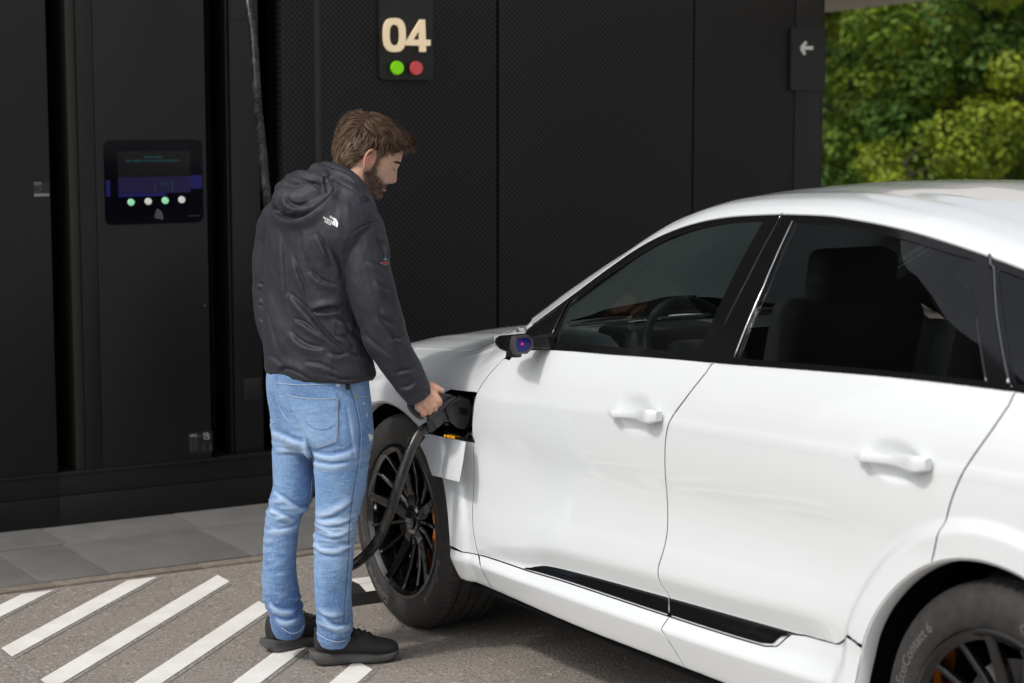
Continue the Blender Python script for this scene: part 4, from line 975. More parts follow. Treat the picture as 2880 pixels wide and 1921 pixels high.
for sy in (-1, 1):
    V, F = loft([[(X, sy * y, z + (X - .95) * .055) for y, z in ((.885, 1.06), (.885, 1.085), (.845, 1.095), (.80, 1.075), (.775, 1.02), (.77, .85), (.82, .70))] for X in (.74, 1.0, 1.4, 1.9, 2.4, 2.9)], True)
    mesh_obj('door_card', V, F, m_['interior_grey'] if 1 else None, car, True)
stw = empty('steering_wheel', (0, 0, 0)); stw.parent = car
M = Matrix.Translation((.975, -.37, 1.055)) @ Matrix.Rotation(R(-24), 4, 'Y')
P = [M @ Vector((0, .186 * math.sin(2 * math.pi * k / 40), .183 * math.cos(2 * math.pi * k / 40))) for k in range(41)]
tube('wheel_rim', P, .0155, mat('leather', (.035, .038, .038), .5), stw, 10); pillow('airbag', tuple(M @ Vector((-.02, 0, -.01))), (.05, .15, .12), m_['interior'], stw, (0, -24, 0))
for e in ((.165, 0), (-.165, 0), (0, -.165)): tube('wheel_spoke', [M @ Vector((-.02, 0, 0)), M @ Vector((0, e[0], e[1]))], .012, m_['interior'], stw, 8)
box('cabin_floor', (.4, -.78, .36), (3.4, .78, .40), m_['interior'], car)
# far side of the car
MAPS = {}
for o in BOTH:
    c = o.copy(); link(c, None); MAPS[o] = c
    if o.parent is car: c.parent = car; c.scale = (1, -1, 1)
    else: c.parent = MAPS[o.parent]
# ================================================================ PERSON
UPV = np.array([0, 0, 1.]); RV = np.array([RW[0][0], RW[0][1], 0]); RV /= np.linalg.norm(RV); HV = np.array([-RV[1], RV[0], 0])   # picture right, away
PXM = 860.0
from mathutils import noise as mnoise
def ell(c, ax1, ax2, a, b, n=28, p=1.0):
    out = []
    for k in range(n):
        t = 2 * math.pi * k / n; ct, st = math.cos(t), math.sin(t)
        ct = math.copysign(abs(ct) ** p, ct); st = math.copysign(abs(st) ** p, st)
        out.append(np.asarray(c) + ax1 * (a * ct) + ax2 * (b * st))
    return out
def loft_c(secs): return loft(secs, True)
def join(parts):
    V = []; F = []
    for v, f in parts:
        o = len(V); V += [tuple(map(float, p)) for p in v]; F += [tuple(i + o for i in q) for q in f]
    return V, F
def ellipsoid(c, axes, r, nu=20, nv=12):
    V = []; F = []; ax = [np.asarray(a, float) for a in axes]; c = np.asarray(c, float)
    for i in range(nv + 1):
        ph = math.pi * i / nv
        for k in range(nu):
            th = 2 * math.pi * k / nu
            V.append(c + ax[0] * r[0] * math.sin(ph) * math.cos(th) + ax[1] * r[1] * math.sin(ph) * math.sin(th) + ax[2] * r[2] * math.cos(ph))
    for i in range(nv):
        for k in range(nu): F.append((i * nu + k, i * nu + (k + 1) % nu, (i + 1) * nu + (k + 1) % nu, (i + 1) * nu + k))
    return V, F
def ptube(pts, n=20):
    """pts: (px, py, depth, radius in m)"""
    C = catmull([at(p[0], p[1], d=p[2]) for p in pts], 6); rad = catmull([[p[3]] for p in pts], 6)[:, 0]; return tube_data(C, rad, n)
def fix_normals(me):
    bm = bmesh.new(); bm.from_mesh(me); bmesh.ops.remove_doubles(bm, verts=bm.verts, dist=1e-6); bmesh.ops.recalc_face_normals(bm, faces=bm.faces); bm.to_mesh(me); bm.free()
def remesh(parts, voxel, smooth=3):
    """one continuous skin over overlapping closed pieces"""
    bm = bmesh.new()
    for v, f in parts:
        me = bpy.data.meshes.new('t'); me.from_pydata([tuple(map(float, q)) for q in v], [], [tuple(map(int, q)) for q in f]); fix_normals(me); bm.from_mesh(me); bpy.data.meshes.remove(me)
    me = bpy.data.meshes.new('t'); bm.to_mesh(me); bm.free(); o = bpy.data.objects.new('t', me); scene.collection.objects.link(o)
    md = o.modifiers.new('r', 'REMESH'); md.mode = 'VOXEL'; md.voxel_size = voxel; md.adaptivity = 0
    dg = bpy.context.evaluated_depsgraph_get(); m2 = bpy.data.meshes.new_from_object(o.evaluated_get(dg)); bpy.data.objects.remove(o); bpy.data.meshes.remove(me)
    n = len(m2.vertices); V = np.empty(n * 3); m2.vertices.foreach_get('co', V); V = V.reshape(-1, 3)
    E = np.empty(len(m2.edges) * 2, int); m2.edges.foreach_get('vertices', E); E = E.reshape(-1, 2)
    V = lap(V, E, smooth); return m2, V, E
def lap(V, E, it, f=.5):
    n = len(V); cnt = np.zeros(n); np.add.at(cnt, E[:, 0], 1); np.add.at(cnt, E[:, 1], 1)
    for i in range(it):
        s = np.zeros_like(V)
        for k in range(3):
            s[:, k] = np.bincount(E[:, 0], V[E[:, 1], k], n) + np.bincount(E[:, 1], V[E[:, 0], k], n)
        g = f if i % 2 == 0 else -f * 1.02
        V = V + g * (s / cnt[:, None] - V)
    return V
def vnormals(me, V):
    me.vertices.foreach_set('co', V.reshape(-1)); me.update(); N = np.empty(len(V) * 3); me.vertices.foreach_get('normal', N); return N.reshape(-1, 3)
def finish(name, me, V, mt, parent):
    me.vertices.foreach_set('co', V.reshape(-1)); me.polygons.foreach_set('use_smooth', [True] * len(me.polygons)); me.materials.clear(); me.materials.append(mt); me.update(); me.name = name
    o = bpy.data.objects.new(name, me); link(o, parent); me.transform(Matrix.Translation(parent_loc(parent)).inverted()); return o
def plane_uv(V): return np.stack([(V - CAM) @ RV, V[:, 2]], -1)
def fold_uv(pts, d=6.45): P = np.array([at(x, y, d=d) for x, y in pts]); return plane_uv(P)
def folds(V, N, L, d=6.45, gain=1.3):
    """L: (points in photo, amplitude m, half width m, sharp side). Cloth folds as ridges with a valley on one side, on cloth that faces this side"""
    UV = plane_uv(V); disp = np.zeros(len(V)); face = np.clip((-(N @ HV) + .25) * 1.6, 0, 1)
    for pts, amp, wd, side in L:
        amp, wd = amp * gain, wd * .66
        P = fold_uv(catmull(pts, 5), d); best = np.full(len(V), 9.); sg = np.zeros(len(V)); tt = np.zeros(len(V)); n = len(P) - 1
        lo = P.min(0) - 7 * wd; hi = P.max(0) + 7 * wd; m = np.all((UV > lo) & (UV < hi), axis=1); idx = np.where(m)[0]
        if not len(idx): continue
        Q = UV[idx]; b = np.full(len(idx), 9.); s_ = np.zeros(len(idx)); t_ = np.zeros(len(idx))
        for i in range(n):
            a, c = P[i], P[i + 1]; e = c - a; l2 = e @ e + 1e-12; t = np.clip(((Q - a) @ e) / l2, 0, 1); w_ = Q - a - t[:, None] * e; dd = np.linalg.norm(w_, axis=1); k = dd < b
            b[k] = dd[k]; s_[k] = np.sign(e[0] * w_[k, 1] - e[1] * w_[k, 0]); t_[k] = (i + t[k]) / n
        s = b * s_ * side; tap = np.clip(np.sin(np.pi * np.clip(t_, 0.0, 1.0)), 0, 1) ** .8
        end = np.clip(1.3 - (b / (5.5 * wd)), 0, 1)
        prof = np.where(s < 0, np.exp(-(s / (2.6 * wd)) ** 2), np.exp(-(s / (.75 * wd)) ** 2)) - .85 * np.exp(-((s - 1.35 * wd) / (.8 * wd)) ** 2)
        disp[idx] += amp * prof * tap * end
    return disp * face
def fbm(V, sc, seed=0., oct=3):
    o = np.empty(len(V)); 
    for i, v in enumerate(V * sc + seed): o[i] = mnoise.fractal(Vector(v), 1.0, 2.0, oct)
    return o
class Surf:
    def __init__(s, o):
        me = o.data; off = parent_loc(o.parent) + o.location if o.parent else Vector((0, 0, 0))
        s.b = BVHTree.FromPolygons([v.co + off for v in me.vertices], [tuple(p.vertices) for p in me.polygons])
    def hit(s, x, y, off=.001):
        r = Vector(ray(x, y)).normalized(); loc, n, i, d = s.b.ray_cast(Vector(CAM), r)
        return None if loc is None else np.array(loc + (n if n.dot(r) < 0 else -n) * off)
def sline(name, sf, pts, rad, mt, parent, off=.0008, step=6, n=6):
    P = catmull(pts, 8); out = []
    for p in P:
        h = sf.hit(p[0], p[1], off)
        if h is not None: out.append(h)
    if len(out) > 3: return tube(name, out, rad, mt, parent, n)
def decal(name, sf, polys, mt, parent, off=.0012, step=7., thick=0):
    """thin patch of cloth or print that follows the surface"""
    pts = []; E = []; loops = [np.array(p, float) for p in polys]; dense = []
    for L in loops:
        o = []
        for i in range(len(L)):
            a, b = L[i], L[(i + 1) % len(L)]; m = max(1, int(np.linalg.norm(b - a) / step))
            o += [a + (b - a) * k / m for k in range(m)]
        dense.append(np.array(o))
    for L in dense: k = len(pts); pts += list(L); E += [(k + i, k + (i + 1) % len(L)) for i in range(len(L))]
    allp = np.vstack(dense); g = np.stack(np.meshgrid(np.arange(allp[:, 0].min(), allp[:, 0].max(), step), np.arange(allp[:, 1].min(), allp[:, 1].max(), step), indexing='ij'), -1).reshape(-1, 2)
    for q in g:
        if sum(inside(q, L) for L in dense) % 2: pts.append(q)
    vo, eo, fo, *_ = delaunay_2d_cdt([Vector(p) for p in pts], E, [], 0, 1e-5); V = []; ok = []
    for v in vo: h = sf.hit(v[0], v[1], off); ok.append(h is not None); V.append(h if h is not None else CAM)
    F = [tuple(f) for f in fo if all(ok[i] for i in f) and sum(inside(np.mean([vo[i] for i in f], axis=0), L) for L in dense) % 2]
    if F: return mesh_obj(name, V, F, mt, parent, smooth=True)
def tdecal(name, sf, body, size, cx, cy, ang, mt, parent, off=.0012, sx=1.):
    cu = bpy.data.curves.new(name, 'FONT'); cu.body = body; cu.size = size; cu.align_x = 'CENTER'; cu.align_y = 'CENTER'; cu.resolution_u = 2; cu.offset = .22
    to = bpy.data.objects.new(name, cu); scene.collection.objects.link(to); me = bpy.data.meshes.new_from_object(to.evaluated_get(bpy.context.evaluated_depsgraph_get())); bpy.data.objects.remove(to)
    ca, sa = math.cos(R(ang)), math.sin(R(ang)); V = []
    for v in me.vertices:
        x, y = v.co.x * sx, -v.co.y; h = sf.hit(cx + x * ca - y * sa, cy + x * sa + y * ca, off); V.append(h if h is not None else at(cx, cy, d=6.4))
    return mesh_obj(name, V, [tuple(p.vertices) for p in me.polygons], mt, parent)

def person_mats():
    m = mat('skin', rough=.5, spec=.4, sub=.12); n = NT(m); co = n.coords(); f = n.noise(co, 60, 4)
    be = n.n('ShaderNodeAttribute', attribute_name='beard').outputs['Fac']; rd = n.n('ShaderNodeAttribute', attribute_name='flush').outputs['Fac']
    c = n.ramp(f, [(.3, (.58, .345, .245)), (.7, (.66, .41, .295))]); c = n.mix(rd, c, (.60, .26, .19))
    st = n.noise(co, 420, 3, .7); bc = n.ramp(st, [(.38, (.028, .017, .011)), (.64, (.13, .08, .052))])
    c = n.mix(n.math('MULTIPLY', be, .86), c, bc); n.base(c); n.bump(n.noise(co, 350, 3), .15, .002)
    m = mat('jacket_cloth', (.030, .030, .037), .60, spec=.38, sheen=.05); n = NT(m); co = n.coords(); wv = n.noise(n.scale(co, (1, 1, 2.2)), 420, 2); big = n.noise(co, 5, 4)
    n.base(n.mix(big, (.018, .018, .025), (.027, .027, .036))); n.bump(wv, .12, .0015, n.bump(n.math('ABSOLUTE', n.math('SUBTRACT', n.noise(n.scale(co, (1, 1, .55)), 13, 4, .6, .8), .5)), .12, .020, n.bump(n.noise(co, 26, 5, .6), .12, .008)))
    m = mat('jacket_lining', (.018, .018, .02), .85)
    m = mat('denim', rough=.85, spec=.25, sheen=.15); n = NT(m); co = n.coords()
    st = n.noise(n.scale(co, (520, 520, 60)), 1.0, 3, .65); bl = n.noise(co, 7, 5, .6); sl = n.noise(n.scale(co, (18, 18, 70)), 1., 4, .6)
    fade_shade = n.n('ShaderNodeAttribute', attribute_name='fade_shade').outputs['Fac']; ridge = n.n('ShaderNodeAttribute', attribute_name='ridge').outputs['Fac']
    dk, md_, lt = (.050, .125, .30), (.165, .325, .585), (.50, .64, .82)
    c = n.mix(fade_shade, dk, md_); c = n.mix(n.ramp(bl, [(.42, (0, 0, 0)), (.72, (.65, .65, .65))]), c, (.25, .39, .60)); c = n.mix(n.math('MULTIPLY', ridge, .75), c, lt)
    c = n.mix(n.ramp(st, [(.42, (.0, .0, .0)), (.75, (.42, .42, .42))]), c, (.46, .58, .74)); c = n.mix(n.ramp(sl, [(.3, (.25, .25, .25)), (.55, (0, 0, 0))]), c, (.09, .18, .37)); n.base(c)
    n.bump(st, .2, .001, n.bump(n.math('ABSOLUTE', n.math('SUBTRACT', n.noise(n.scale(co, (1, 1, 3.2)), 14, 4, .6, .5), .5)), .32, .022))
    mat('stitch_pale', (.38, .47, .58), .8); mat('stitch_blue', (.07, .12, .24), .8); mat('rivet', (.55, .36, .12), .35, metal=1.)
    mat('denim_pale', (.56, .64, .74), .9); mat('denim_patch', (.62, .66, .68), .9)
    m = mat('shoe_mesh', (.02, .02, .023), .75); n = NT(m); co = n.coords(); ch = n.n('ShaderNodeTexVoronoi'); ch.inputs['Scale'].default_value = 260; n.l(co, ch.inputs['Vector']); n.base(n.ramp(ch.outputs['Distance'], [(.2, (.007, .007, .008)), (.6, (.022, .022, .025))])); n.bump(ch.outputs['Distance'], .5, .002)
    m = mat('shoe_sole', (.075, .074, .072), .65); n = NT(m); co = n.coords(); f = n.noise(n.scale(co, (6, 6, 60)), 3, 4); n.base(n.ramp(f, [(.3, (.055, .054, .052)), (.7, (.095, .093, .09))]))
    mat('shoe_gloss', (.03, .03, .032), .3); mat('shoe_black', (.008, .008, .009), .7)
    m = mat('hair', rough=.5, spec=.3); n = NT(m); tn = n.n('ShaderNodeAttribute', attribute_name='tone').outputs['Fac']; n.base(n.ramp(tn, [(0., (.026, .016, .010)), (.5, (.105, .064, .040)), (1., (.34, .23, .145))]))
    mat('hair_base', (.045, .027, .017), .95, spec=.05)
    mat('eye_dark', (.02, .014, .012), .5); mat('lip', (.45, .19, .16), .45)
person_mats()

man = empty('person', tuple(at(880, 1865, z=0)), 'man with brown hair and beard in black jacket and blue jeans holding the charging plug', 'person')
# ---- head frame
DH = 6.42; O_ = at(1042, 455, d=DH); TL = R(25); yawr = R(9)
r2 = RV * math.cos(yawr) + HV * math.sin(yawr); FV = r2 * math.cos(TL) - UPV * math.sin(TL); UV_ = r2 * math.sin(TL) + UPV * math.cos(TL); LV = np.cross(UV_, FV); LV = LV if LV @ HV < 0 else -LV
SKIN_L = 70 / PXM
HC = O_ - LV * SKIN_L                                             # centre of the head between the ears
def hp(F, U, L): return HC + (FV * F + UV_ * U + LV * L) / PXM
hU = np.array([-92, -86, -75, -60, -45, -30, -15, 0, 15, 30, 50, 70, 88, 100, 107.])
hF = pchip(hU, [48, 62, 71, 71, 70, 75, 78, 80, 81.5, 84, 82, 74, 57, 34, 8]); hB = pchip(hU, [5, -16, -40, -58, -72, -84, -92, -97, -100, -102, -100, -92, -75, -50, -18]); hW = pchip(hU, [12, 30, 46, 55, 61, 65, 68, 70, 72, 73, 71, 63, 48, 30, 8])
g = lambda x, s: np.exp(-(x / s) ** 2)
def head_surface(nu=72, a_n=96):
    V = []; Us = np.concatenate([np.linspace(-92, 104, nu), [106, 107]])
    for U in Us:
        f, b, wd = float(hF(U)), float(hB(U)), float(hW(U)); c = -18 if U > -70 else (f + b) / 2
        for k in range(a_n):
            a = 2 * math.pi * k / a_n; ca, sa = math.cos(a), math.sin(a)
            L = wd * math.copysign(abs(sa) ** .86, sa)
            F = c + (f - c) * (abs(ca) ** .82) if ca > 0 else c - (c - b) * abs(ca) ** .95
            if ca > 0:
                aL = abs(L)
                nb = np.interp(U, [-40, -34, -29, -24, -17, -8, 2, 12, 22, 28], [0, 4, 13, 18.5, 20, 14, 9, 4, .5, 0]); ns = np.interp(U, [-36, -28, -18, -5, 10, 25], [17, 15, 13, 10, 8, 10])
                F += nb * float(g(aL, ns))
                F += -9 * g(aL - 31, 15) * g(U - 14, 10) + 3.5 * g(U - 27, 7) * g(aL - 24, 24) + 5.5 * g(aL - 30, 10) * g(U - 11, 6)
                F += 3.2 * g(U + 47, 4) * g(aL, 20) + 3.6 * g(U + 56, 4.5) * g(aL, 18) - 2.8 * g(U + 51.5, 2) * g(aL, 24) - 2.5 * g(U + 64, 4) * g(aL, 20) + 4.5 * g(U + 75, 9) * g(aL, 24)
                L += math.copysign(2.5 * g(U - 0, 14) * g(aL - 58, 12), L)
            V.append(hp(F, U, L))
    n = len(Us); F_ = [(i * a_n + k, i * a_n + (k + 1) % a_n, (i + 1) * a_n + (k + 1) % a_n, (i + 1) * a_n + k) for i in range(n - 1) for k in range(a_n)]
    F_.append(tuple(range(a_n))); F_.append(tuple(range((n - 1) * a_n, n * a_n))); return V, F_
parts = [head_surface()]
for sgn in (1, -1):                                               # ears
    e = lambda F, U, L: hp(F, U, sgn * L)
    ring = catmull([e(9, 12, 71), e(6, 26, 76), (e(-5, 33, 80)), e(-16, 27, 83), e(-20, 10, 83), e(-16, -8, 80), e(-8, -22, 76), e(0, -29, 74), e(5, -22, 73)], 5); parts.append(tube_data(ring, 4.0 / PXM, 10))
    parts.append(tube_data(catmull([e(-3, 22, 76), e(-10, 14, 79), (e(-11, 0, 79)), e(-6, -12, 76)], 5), 3.4 / PXM, 8))
    parts.append(ellipsoid(e(-7, 2, 73), (FV, UV_, LV), (11 / PXM, 26 / PXM, 4 / PXM))); parts.append(ellipsoid(e(2, -23, 73), (FV, UV_, LV), (7 / PXM, 8 / PXM, 4.5 / PXM))); parts.append(ellipsoid(e(8, 0, 71), (FV, UV_, LV), (5 / PXM, 6 / PXM, 4 / PXM)))
# neck, trunk, limbs (under the clothes)
neckC = HC - UV_ * (35 / PXM) - FV * (28 / PXM)
parts.append(ptube([(1010, 470, 6.47, .052), (1000, 520, 6.475, .058), (980, 580, 6.47, .066), (950, 640, 6.47, .085)]))
parts.append(ptube([(945, 600, 6.46, .08), (905, 700, 6.47, .10), (895, 850, 6.48, .10), (900, 1000, 6.50, .10), (900, 1130, 6.53, .12)]))
parts.append(ptube([(960, 620, 6.42, .06), (1020, 660, 6.39, .05), (1058, 800, 6.37, .040), (1085, 925, 6.375, .038), (1140, 1030, 6.40, .034), (1176, 1105, 6.425, .0275), (1192, 1130, 6.43, .027)]))
parts.append(ptube([(900, 620, 6.5, .06), (790, 640, 6.57, .05), (765, 800, 6.61, .042), (780, 930, 6.62, .036), (840, 1000, 6.57, .03), (870, 1040, 6.53, .028), (884, 1062, 6.515, .03)]))
parts.append(ptube([(960, 1130, 6.49, .07), (955, 1250, 6.49, .062), (945, 1430, 6.51, .05), (937, 1560, 6.53, .046), (938, 1760, 6.56, .042), (935, 1810, 6.57, .042)]))
parts.append(ptube([(845, 1130, 6.58, .06), (832, 1250, 6.60, .055), (805, 1430, 6.615, .045), (790, 1560, 6.625, .044), (800, 1720, 6.64, .042), (806, 1765, 6.65, .042)]))
# right hand on the grip: palm, four bent fingers, thumb along the top
def zh(x, y): return (1130 + x / 8.254, 1060 + y / 8.254)
def hpt(x, y, d, r): p = zh(x, y); return (p[0], p[1], d, r)
parts.append(ptube([hpt(400, 470, 6.432, .029), hpt(520, 510, 6.428, .031), hpt(610, 540, 6.425, .030)]))
for q in ([(560, 250, 6.425, .014), (640, 330, 6.42, .0155), (760, 440, 6.418, .0145), (830, 520, 6.418, .0125)], [(520, 380, 6.42, .016), (620, 490, 6.415, .016), (740, 610, 6.416, .013)],
          [(450, 500, 6.42, .016), (530, 600, 6.415, .0155), (630, 710, 6.42, .0125)], [(380, 600, 6.428, .015), (430, 690, 6.424, .0145), (500, 800, 6.43, .0115)]):
    parts.append(ptube([hpt(*p) for p in q], 14))
for q in ([(820, 510, 6.418, .0128), (872, 566, 6.420, .0108), (868, 625, 6.442, .0096), (815, 640, 6.468, .0090), (740, 600, 6.478, .0082)],
          [(725, 600, 6.416, .013), (768, 690, 6.420, .0110), (765, 745, 6.444, .0098), (705, 745, 6.472, .0090), (640, 690, 6.480, .0082)],
          [(620, 700, 6.420, .0125), (652, 770, 6.424, .0106), (640, 822, 6.448, .0094), (585, 815, 6.474, .0087), (530, 760, 6.482, .0078)],
          [(490, 790, 6.430, .0115), (518, 842, 6.434, .0098), (500, 882, 6.456, .0086), (450, 870, 6.478, .0078), (410, 825, 6.486, .0070)],
          [(560, 230, 6.430, .0135), (660, 190, 6.426, .0125), (760, 225, 6.424, .0112), (850, 275, 6.424, .0098), (920, 310, 6.428, .0092), (968, 332, 6.432, .0078)]):
    parts.append(ptube([hpt(*p) for p in q], 14))
# left hand hanging in front of the body: palm and five relaxed fingers
pl = at(884, 1062, d=6.515); dn = np.array([0, 0, -1.]); fw = RV * .75 + HV * .65
parts.append(tube_data(catmull([pl, pl + dn * .045 + fw * .012, pl + dn * .085 + fw * .02], 4), [.028] * 9, 12))
for k, (o, L) in enumerate(((-.027, .070), (-.009, .080), (.009, .075), (.027, .058))):
    b = pl + dn * .085 + fw * .02 + HV * o - RV * o * .3; parts.append(tube_data(catmull([b, b + dn * L * .45 + fw * .01, b + dn * L * .8 + fw * .03, b + dn * L * .9 + fw * .05], 4), np.linspace(.0105, .0075, 13), 10))
b = pl + dn * .03 + fw * .03; parts.append(tube_data(catmull([b, b + dn * .03 + fw * .025, b + dn * .065 + fw * .03], 4), np.linspace(.013, .009, 9), 10))
me, V, E = remesh(parts, .003, 4)
Q = (V - HC) @ np.stack([FV, UV_, LV], 1) * PXM; F_, U_, L_ = Q.T
hd = (np.abs(L_) < 95) & (U_ > -110) & (F_ > -120) & (F_ < 120)
jaw = sstep(-22, -40, U_ + .18 * (F_ - 70) * (F_ < 70)); 
side = g(F_ - (14 + .25 * (-U_)), 14) * sstep(62, 40, U_) * sstep(-70, -30, U_) * (np.abs(L_) > 48) * (F_ > 10 - .0 * U_)
beard = np.clip(np.maximum(jaw * sstep(-12, 12, F_ + .25 * (U_ + 60)) * sstep(-104, -88, U_), side), 0, 1)
beard *= 1 - g(U_ + 53, 6.5) * sstep(62, 74, F_) * (np.abs(L_) < 26); beard *= 1 - g(U_ + 30, 9) * g(np.abs(L_) - 34, 16) * (F_ > 40)
beard = np.where(hd, beard, 0)
flush = np.clip(.8 * g(U_ - 4, 34) * (np.abs(L_) > 72) * (F_ < 16) + .55 * g(U_ + 20, 12) * g(np.abs(L_), 22) * (F_ > 80), 0, 1) * hd
V = V + vnormals(me, V) * ((beard * .0022)[:, None] * (1 + .6 * npr.rand(len(V), 1)))
hz_ = ~hd & (V[:, 2] < 1.2) & (((V - CAM) @ RV) > (at(1150, 1100, d=6.43) - CAM) @ RV); flush = np.where(hz_, .22 + .25 * npr.rand(len(V)) * 0, flush)
body = finish('body', me, V, m_['skin'], man)
for nm, val in (('beard', beard), ('flush', flush)): a = body.data.attributes.new(nm, 'FLOAT', 'POINT'); a.data.foreach_set('value', val.astype(np.float32))
bs = Surf(body)
for k, q in (('thumb_nail', [(915, 268), (955, 268), (985, 290), (990, 320), (955, 318), (925, 296)]),): decal(k, bs, [[zh(*p) for p in q]], mat('nail', (.66, .48, .42), .3), body, .0008, 1.2)
# eyelid line, brow, lips
for sgn in (1, -1):
    P = [hp(float(hF(U)) + df, U, sgn * L) for F0, U, L, df in ((0, 10, 44, -11.5), (0, 6.5, 37, -5.5), (0, 5.5, 30, -3.5), (0, 7, 22, -5.5))]; tube('eyelashes', catmull(P, 5), 1.2 / PXM, m_['eye_dark'], body, 6)
    P = [hp(float(hF(U)) + df, U, sgn * L) for U, L, df in ((27, 56, -22), (31, 44, -10), (31, 30, -1), (27, 15, 3.5))]
    V2, F2 = tube_data(catmull(P, 5), np.array([1.2, 2, 2.6, 3, 3.1, 3.2, 3.2, 3.2, 3.2, 3.1, 3, 2.9, 2.8, 2.6, 2.2, 1.8]) / PXM, 7); mesh_obj('eyebrow', V2, F2, m_['hair_base'], body, smooth=True)
P = [hp(70 + dF, U, L) for dF, U, L in ((-8, -55, 20), (2, -55, 12), (6.8, -55.5, 0), (2, -55, -12), (-8, -55, -20))]; tube('lower_lip', catmull(P, 5), np.concatenate([np.linspace(1.2, 3.4, 11), np.linspace(3.4, 1.2, 10)]) / PXM, m_['lip'], body, 8)

# ---- jacket
ps = R(40); M1 = RV * math.cos(ps) - HV * math.sin(ps); M2 = RV * math.sin(ps) + HV * math.cos(ps)
def trunk_rings(rows, ratio=.62, tilt=.0, n=36, p=.92):
    secs = []; kk = 1 / math.sqrt(math.cos(ps) ** 2 + (ratio * math.sin(ps)) ** 2)
    for (y, xl, xr, d) in rows:
        c = at((xl + xr) / 2, y, d=d); a = (xr - xl) / 2 / (FP / d) * kk; secs.append(ell(c, M1, M2 + UPV * tilt, a, a * ratio, n, p))
    S_ = [np.array(s) for s in secs]; out = []
    for k in range(n): out.append(catmull([s[k] for s in S_], 4))
    out = np.array(out).transpose(1, 0, 2); return loft(list(out))
jp = [trunk_rings([(470, 890, 985, 6.48), (500, 860, 1015, 6.47), (540, 800, 1042, 6.46), (590, 758, 1062, 6.45), (660, 742, 1062, 6.45), (760, 738, 1022, 6.46), (860, 736, 1010, 6.47), (950, 736, 1028, 6.48), (1010, 738, 1050, 6.49), (1045, 741, 1058, 6.50), (1064, 748, 1054, 6.50)])]
jp.append(ptube([(960, 600, 6.42, .085), (1006, 640, 6.39, .083), (1020, 700, 6.37, .082), (1040, 790, 6.355, .078), (1068, 890, 6.36, .073), (1100, 980, 6.38, .066), (1140, 1050, 6.405, .058), (1165, 1092, 6.42, .052), (1181, 1117, 6.43, .048)]))
jp.append(ptube([(880, 590, 6.49, .085), (800, 620, 6.55, .078), (768, 700, 6.59, .066), (757, 800, 6.615, .058), (765, 900, 6.62, .055), (800, 985, 6.60, .05), (862, 1030, 6.545, .045)]))
def z1(x, y): return (680 + x / 2.613, 280 + y / 2.613)
def q1(x, y, d, r): p = z1(x, y); return (p[0], p[1], d, r)
jp.append(ptube([q1(600, 500, 6.50, .020), q1(700, 530, 6.44, .026), q1(800, 590, 6.41, .026), q1(870, 660, 6.40, .024), q1(905, 720, 6.42, .022), q1(930, 760, 6.47, .020)]))       # collar
jp.append(ptube([q1(345, 585, 6.50, .018), q1(440, 570, 6.44, .022), q1(540, 610, 6.40, .024), q1(640, 650, 6.385, .022), q1(740, 660, 6.385, .022), q1(840, 690, 6.39, .020), q1(885, 740, 6.40, .018)]))   # hood rim
jp.append(ptube([q1(260, 790, 6.46, .030), q1(330, 740, 6.43, .046), q1(440, 750, 6.40, .052), q1(560, 740, 6.385, .046), q1(680, 700, 6.375, .034), q1(790, 710, 6.375, .024)]))
jp.append(ptube([q1(300, 690, 6.49, .040), q1(420, 660, 6.44, .050), q1(560, 640, 6.42, .045), q1(620, 580, 6.45, .036), q1(540, 530, 6.50, .032)]))
me, V, E = remesh(jp, .0034, 8)
N = vnormals(me, V)
def z2(x, y): return (680 + x / 2.613, 700 + y / 2.613)
fl1 = [([z1(*p) for p in L], a, w_, s) for L, a, w_, s in (
    ([(330, 560), (430, 590), (540, 640), (615, 670)], .010, .010, 1), ([(470, 510), (560, 545), (640, 590), (690, 590)], .007, .009, 1), ([(600, 560), (620, 620), (640, 680)], .006, .007, 1),
    ([(690, 600), (790, 650), (880, 700), (915, 740)], .007, .009, 1), ([(330, 700), (360, 760), (440, 790), (530, 760)], .010, .010, 1), ([(200, 800), (290, 860), (400, 885), (520, 850), (640, 760), (720, 690)], .016, .014, 1),
    ([(250, 760), (300, 800), (380, 830), (460, 800)], .006, .008, -1), ([(730, 620), (700, 690), (620, 750)], .008, .008, -1), ([(440, 640), (520, 620), (600, 640)], .004, .008, 1),
    ([(570, 970), (620, 1040), (660, 1130), (690, 1190)], .008, .009, 1), ([(650, 1050), (700, 1130), (735, 1200), (745, 1290)], .009, .010, 1), ([(290, 950), (310, 1100), (330, 1300), (345, 1560)], .006, .012, 1),
    ([(390, 1130), (430, 1240), (470, 1350), (500, 1460)], .006, .010, 1), ([(520, 1240), (600, 1310), (720, 1360)], .006, .010, 1), ([(480, 940), (490, 1060), (520, 1180)], .004, .010, -1),
    ([(1030, 980), (1070, 1060), (1085, 1160)], .007, .009, -1), ([(940, 1160), (1010, 1200), (1070, 1260)], .004, .009, 1), ([(800, 1000), (880, 940), (960, 900), (1010, 890)], .0025, .004, 1))]
